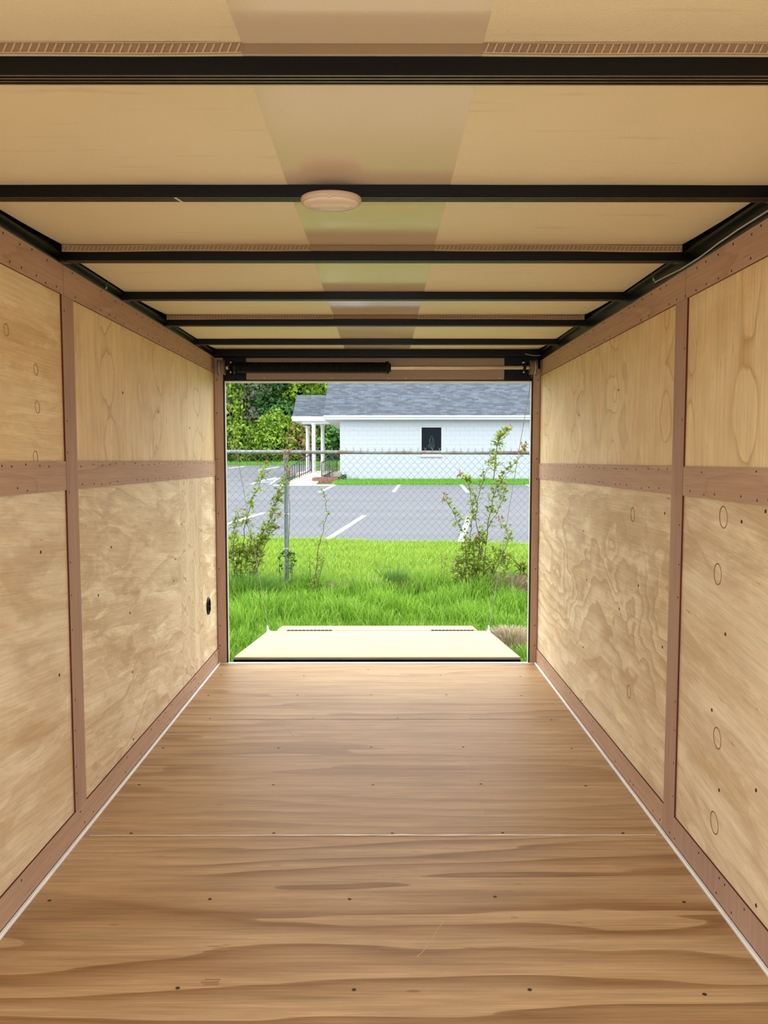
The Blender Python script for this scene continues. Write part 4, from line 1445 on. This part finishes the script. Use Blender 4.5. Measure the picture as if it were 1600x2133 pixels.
for (xx, yy) in ((-3.37, 38.2), (-3.03, 39.5), (-4.0, 41.6)):
    if col0 is None:
        mb = MB().lathe([(.15, .5), (.15, .62), (.115, .66), (.105, .70), (.098, 2.98), (.11, 3.0), (.11, 3.03), (.14, 3.06), (.14, 3.14)], (xx, yy, 0), 'z', 18)
        col0 = build('column', mb, M['white_paint'], ch, at=(xx, yy, .5))
    else:
        dup(col0, ch, (xx, yy, .5))
mb = MB().hexa([(-4.2, 37.6, .35), (-1.9, 37.6, .35), (-1.9, 42.2, .35), (-4.2, 42.2, .35), (-4.2, 37.6, .70), (-1.9, 37.6, .70), (-1.9, 42.2, .72), (-4.2, 42.2, .72)])
build('porch_floor', mb, M['concrete'], ch)
# sloping entrance walk
mb = MB().hexa([(-4.02, 31.6, .2), (-2.75, 31.6, .2), (-2.65, 37.6, .2), (-3.75, 37.6, .2), (-4.02, 31.6, .325), (-2.75, 31.6, .325), (-2.65, 37.6, .69), (-3.75, 37.6, .69)])
wk = build('entrance_walk', mb, M['concrete'])
tag(wk, 'pale sloping concrete walk up to the porch of the white building', 'walkway', kind='structure')
mb = MB().box(-4.35, -1.98, 30.75, 31.62, .22, .315)
cb = build('sidewalk_slab', mb, M['curb'])
cb.name = 'sidewalk'
tag(cb, 'light concrete sidewalk in front of the sloping walk', 'sidewalk', kind='structure')


def railing(label, xa, ya, za, xb, yb, zb_, h0, h1, nbal):
    root = thing('iron_railing', label, 'railing', (xa, ya, za), 'black railings beside the entrance walk')
    A, B = Vector((xa, ya, za)), Vector((xb, yb, zb_))
    up0, up1 = Vector((0, 0, h0)), Vector((0, 0, h1))
    build('top_rail', MB().tube([A + up0, B + up1], .028, 6), M['iron'], root)
    build('bottom_rail', MB().tube([A + Vector((0, 0, .12)), B + Vector((0, 0, .12))], .022, 6), M['iron'], root)
    for k in range(nbal + 1):
        t = k / nbal
        p = A.lerp(B, t)
        big = k in (0, nbal, nbal // 2)
        r_ = .03 if big else .017
        build('rail_post' if big else 'baluster', MB().tube([p - Vector((0, 0, .1)), p + up0.lerp(up1, t)], r_, 5), M['iron'], root)
    return root


railing('black iron railing along the left side of the entrance walk', -3.92, 31.9, .33, -3.46, 37.9, .70, .62, .95, 11)
railing('black iron railing along the right side of the walk beside the planter', -2.64, 33.9, .48, -2.30, 39.3, .70, .72, .95, 9)

# brick planter: hollow rectangle of bricks with soil
pl = thing('brick_planter', 'low red brick planter at the near corner of the white building', 'planter', (-2.45, 33.2, .3))
mb = MB()
for c_ in range(4):
    zz = .30 + .066 * c_
    off = (c_ % 2) * .1
    k = 0
    xx = -3.0 - off
    while xx < -1.92:
        a, b = max(xx, -3.0), min(xx + .195, -1.9)
        if b - a > .03:
            mb.box(a, b, 33.0, 33.10, zz, zz + .056)
        xx += .205
    yy = 33.105
    while yy < 34.6:
        mb.box(-3.0, -2.9, yy, yy + .195, zz, zz + .056)
        yy += .205
build('brick', mb, M['brick'], pl, kind='stuff')
mb = MB().box(-2.98, -1.91, 33.02, 34.55, .25, .535)
build('planter_core', mb, M['brick'], pl)
build('soil', MB().box(-2.92, -1.93, 33.08, 34.5, .52, .555), M['bark'], pl)
# small bush at the building corner
LC = [[(-1.70, .40), (-1.74, .52), (-1.78, .62)], [(-1.68, .40), (-1.62, .55), (-1.6, .66)], [(-1.69, .40), (-1.70, .6), (-1.68, .74)]]


def small_bush():
    root = thing('small_bush', 'tiny dark bush at the left corner foot of the white wall', 'bush', (-1.69, 33.7, .38))
    st = MB()
    V, F = [], []
    for k in range(14):
        e = Vector((-1.69 + random.uniform(-.17, .17), 33.7 + random.uniform(-.12, .12), .45 + random.uniform(.05, .38)))
        b = Vector((-1.69, 33.7, .38))
        st.tube([b, e], [.008, .004], 4)
        for q in range(12):
            leaf(V, F, b.lerp(e, random.uniform(.4, 1)), Vector((random.uniform(-1, 1), random.uniform(-1, 1), random.uniform(-.4, 1))), .09, .05)
    build('stem', st, M['stem'], root)
    raw('leaves', [tuple(v_ - Vector((-1.69, 33.7, .38))) for v_ in V], 3, F, M['leaf_dark'], root, 'stuff')


small_bush()


# ================================================================== WOODS
def crown_mesh(name, blobs, n, size, mat, seed):
    r = np.random.default_rng(seed)
    vol = np.array([b[3] * b[4] * b[5] for b in blobs]) ** (2 / 3)
    pick = r.choice(len(blobs), n, p=vol / vol.sum())
    B = np.array(blobs)[pick]
    d = r.normal(size=(n, 3))
    d /= np.linalg.norm(d, axis=1)[:, None]
    q = r.uniform(.72, 1.06, n)[:, None] + .10 * np.sin(d[:, :1] * 7 + B[:, :1] * 3) + .08 * np.sin(d[:, 2:3] * 9 + B[:, 1:2])
    P = B[:, :3] + d * q * B[:, 3:6]
    s = r.uniform(.6, 1.3, n)[:, None] * size
    nrm = d + r.normal(size=(n, 3)) * .55
    nrm /= np.linalg.norm(nrm, axis=1)[:, None]
    t = np.cross(nrm, r.normal(size=(n, 3)))
    t /= np.linalg.norm(t, axis=1)[:, None]
    b = np.cross(nrm, t)
    V = np.stack([P - t * s, P + b * s * .5 - t * s * .1, P + t * s - nrm * s * .25, P - b * s * .5 - t * s * .1], 1).reshape(-1, 3)
    L = np.arange(4 * n)
    me_o = raw(name, V, 4, L, mat)
    return me_o


def tree(proto_label, loc, h, blobs, n, size, matkey, seed, group, cat='tree', trunk=True, name='tree'):
    root = thing(name, proto_label, cat, loc, group)
    cr_ = crown_mesh('crown', blobs, n, size, M['tree_' + matkey], seed)
    cr_.parent = root
    cr_['kind'] = 'stuff'
    if trunk:
        mb = MB()
        r_ = random.Random(seed)
        top = max(b[2] for b in blobs)
        mb.tube([(0, 0, -.3), (.1, 0, h * .25), (-.08, .05, h * .5), (0, 0, top)], [.22, .18, .13, .06], 8)
        for b in blobs[:5]:
            z0 = min(b[2] * .6, h * .5)
            mb.tube([(0, 0, z0), (b[0] * .6, b[1] * .6, (z0 + b[2]) / 2 + .3), (b[0], b[1], b[2])], [.09, .06, .03], 5)
        tk = build('trunk', mb, M['bark'])
        tk.parent = root
    return root


def mkblobs(seed, h, w, low=.12, k=9):
    r = random.Random(seed)
    bl = []
    for i in range(k):
        t = (i + .5) / k
        zz = h * (low + (1 - low - .08) * t)
        env = math.sin(math.pi * min(1, .22 + .70 * t)) ** .7
        a = i * 2.4 + r.uniform(-.5, .5)
        rad = w * .42 * env * r.uniform(.5, 1.0)
        sz = w * r.uniform(.30, .42) * (.6 + .4 * env)
        bl.append((rad * math.cos(a), rad * math.sin(a), zz, sz, sz, sz * .8))
    return bl


GW = 'trees of the woods behind the parking lot'
specs = [
    # x, y, h, w, colour, label
    (-13.6, 60.5, 11.5, 5.6, 'yellow', 'yellow green tree at the far left edge of the woods'),
    (-10.4, 61.2, 11.0, 3.4, 'grey', 'grey brown half bare tree among the green woods left of the porch'),
    (-8.0, 62.0, 12.5, 4.6, 'dark', 'dark blue green tree right of the grey bare tree'),
    (-5.2, 61.0, 12.0, 4.6, 'yellow', 'bright green tree rising over the porch roof'),
    (-2.6, 63.0, 12.0, 4.6, 'mid', 'green tree behind the left end of the main roof'),
]
for i, (x_, y_, h_, w_, c_, lab) in enumerate(specs):
    tree(lab, (x_, y_, gz(y_)), h_, mkblobs(20 + i, h_, w_, .1, 11), 9000 if c_ != 'grey' else 7000, .19, c_, 40 + i, GW)
# back row, indistinct crowns that close the woods
back0 = None
bk = [(-24, 67, 'mid', 'mid green back row tree farthest left, hidden past the door post'),
      (-19, 66, 'dark', 'dark back row tree left of the yellow green edge tree'),
      (-15.3, 67, 'mid', 'mid green tall tree behind the yellow green edge tree'),
      (-11.8, 66.5, 'dark', 'dark back row tree rising behind the grey bare tree'),
      (-8.8, 67.5, 'mid', 'mid green back row tree between the grey bare tree and the dark tree'),
      (-5.6, 66.5, 'dark', 'dark back row tree behind the bright tree over the porch roof'),
      (-2.4, 67, 'mid', 'mid green back row tree behind the left roof end'),
      (1.2, 66, 'dark', 'dark back row tree hidden behind the main roof'),
      (5, 67, 'mid', 'mid green back row tree hidden farthest right behind the main roof'),
      (-22, 61, 'yellow', 'yellow green tree left of the dark woodland bush past the door post'),
      (-17.6, 61.5, 'dark', 'dark tree above the dark bush past the left door post'),
      (.8, 62, 'yellow', 'yellow green tree right behind the building')]
protos = {}
for i, (x_, y_, c_, lab) in enumerate(bk):
    if c_ not in protos:
        protos[c_] = tree(lab, (x_, y_, gz(y_)), 13, mkblobs(60 + i, 13, 6.4, .06, 13), 9000, .24, c_, 80 + i, 'back rows of the woods')
    else:
        src = protos[c_]
        r_ = src.copy()
        COL.objects.link(r_)
        r_.location = (x_, y_, gz(y_))
        r_.rotation_euler = (0, 0, i * 1.3)
        r_['label'] = lab
        for chd in list(src.children):
            c2 = chd.copy()
            COL.objects.link(c2)
            c2.parent = r_
# undergrowth in front
bs = [(-14.2, 58.6, 2.6, 4.4, 'mid', 'mid green bush at the far left foot of the woods'),
      (-10.9, 58.8, 3.0, 4.0, 'yellow', 'bright green bush below the grey bare tree'),
      (-8.0, 58.6, 3.6, 3.8, 'yellow', 'broad bright green bush in the middle of the woodland edge'),
      (-6.3, 59.4, 3.2, 3.0, 'orange', 'bush with orange brown leaves left of the porch columns'),
      (-4.5, 60.0, 3.6, 3.4, 'mid', 'green bush seen between the white porch columns'),
      (-2.2, 60.0, 3.6, 3.4, 'dark', 'dark green bush behind the porch beside the white wall'),
      (-17.8, 58.6, 3.0, 4.4, 'dark', 'dark bush beyond the left door post at the woodland edge')]
for i, (x_, y_, h_, w_, c_, lab) in enumerate(bs):
    tree(lab, (x_, y_, gz(y_)), h_, mkblobs(120 + i, h_, w_, .12, 8), 5200, .15, c_, 140 + i, 'bushes along the woodland edge', 'bush', True, 'woodland_bush')
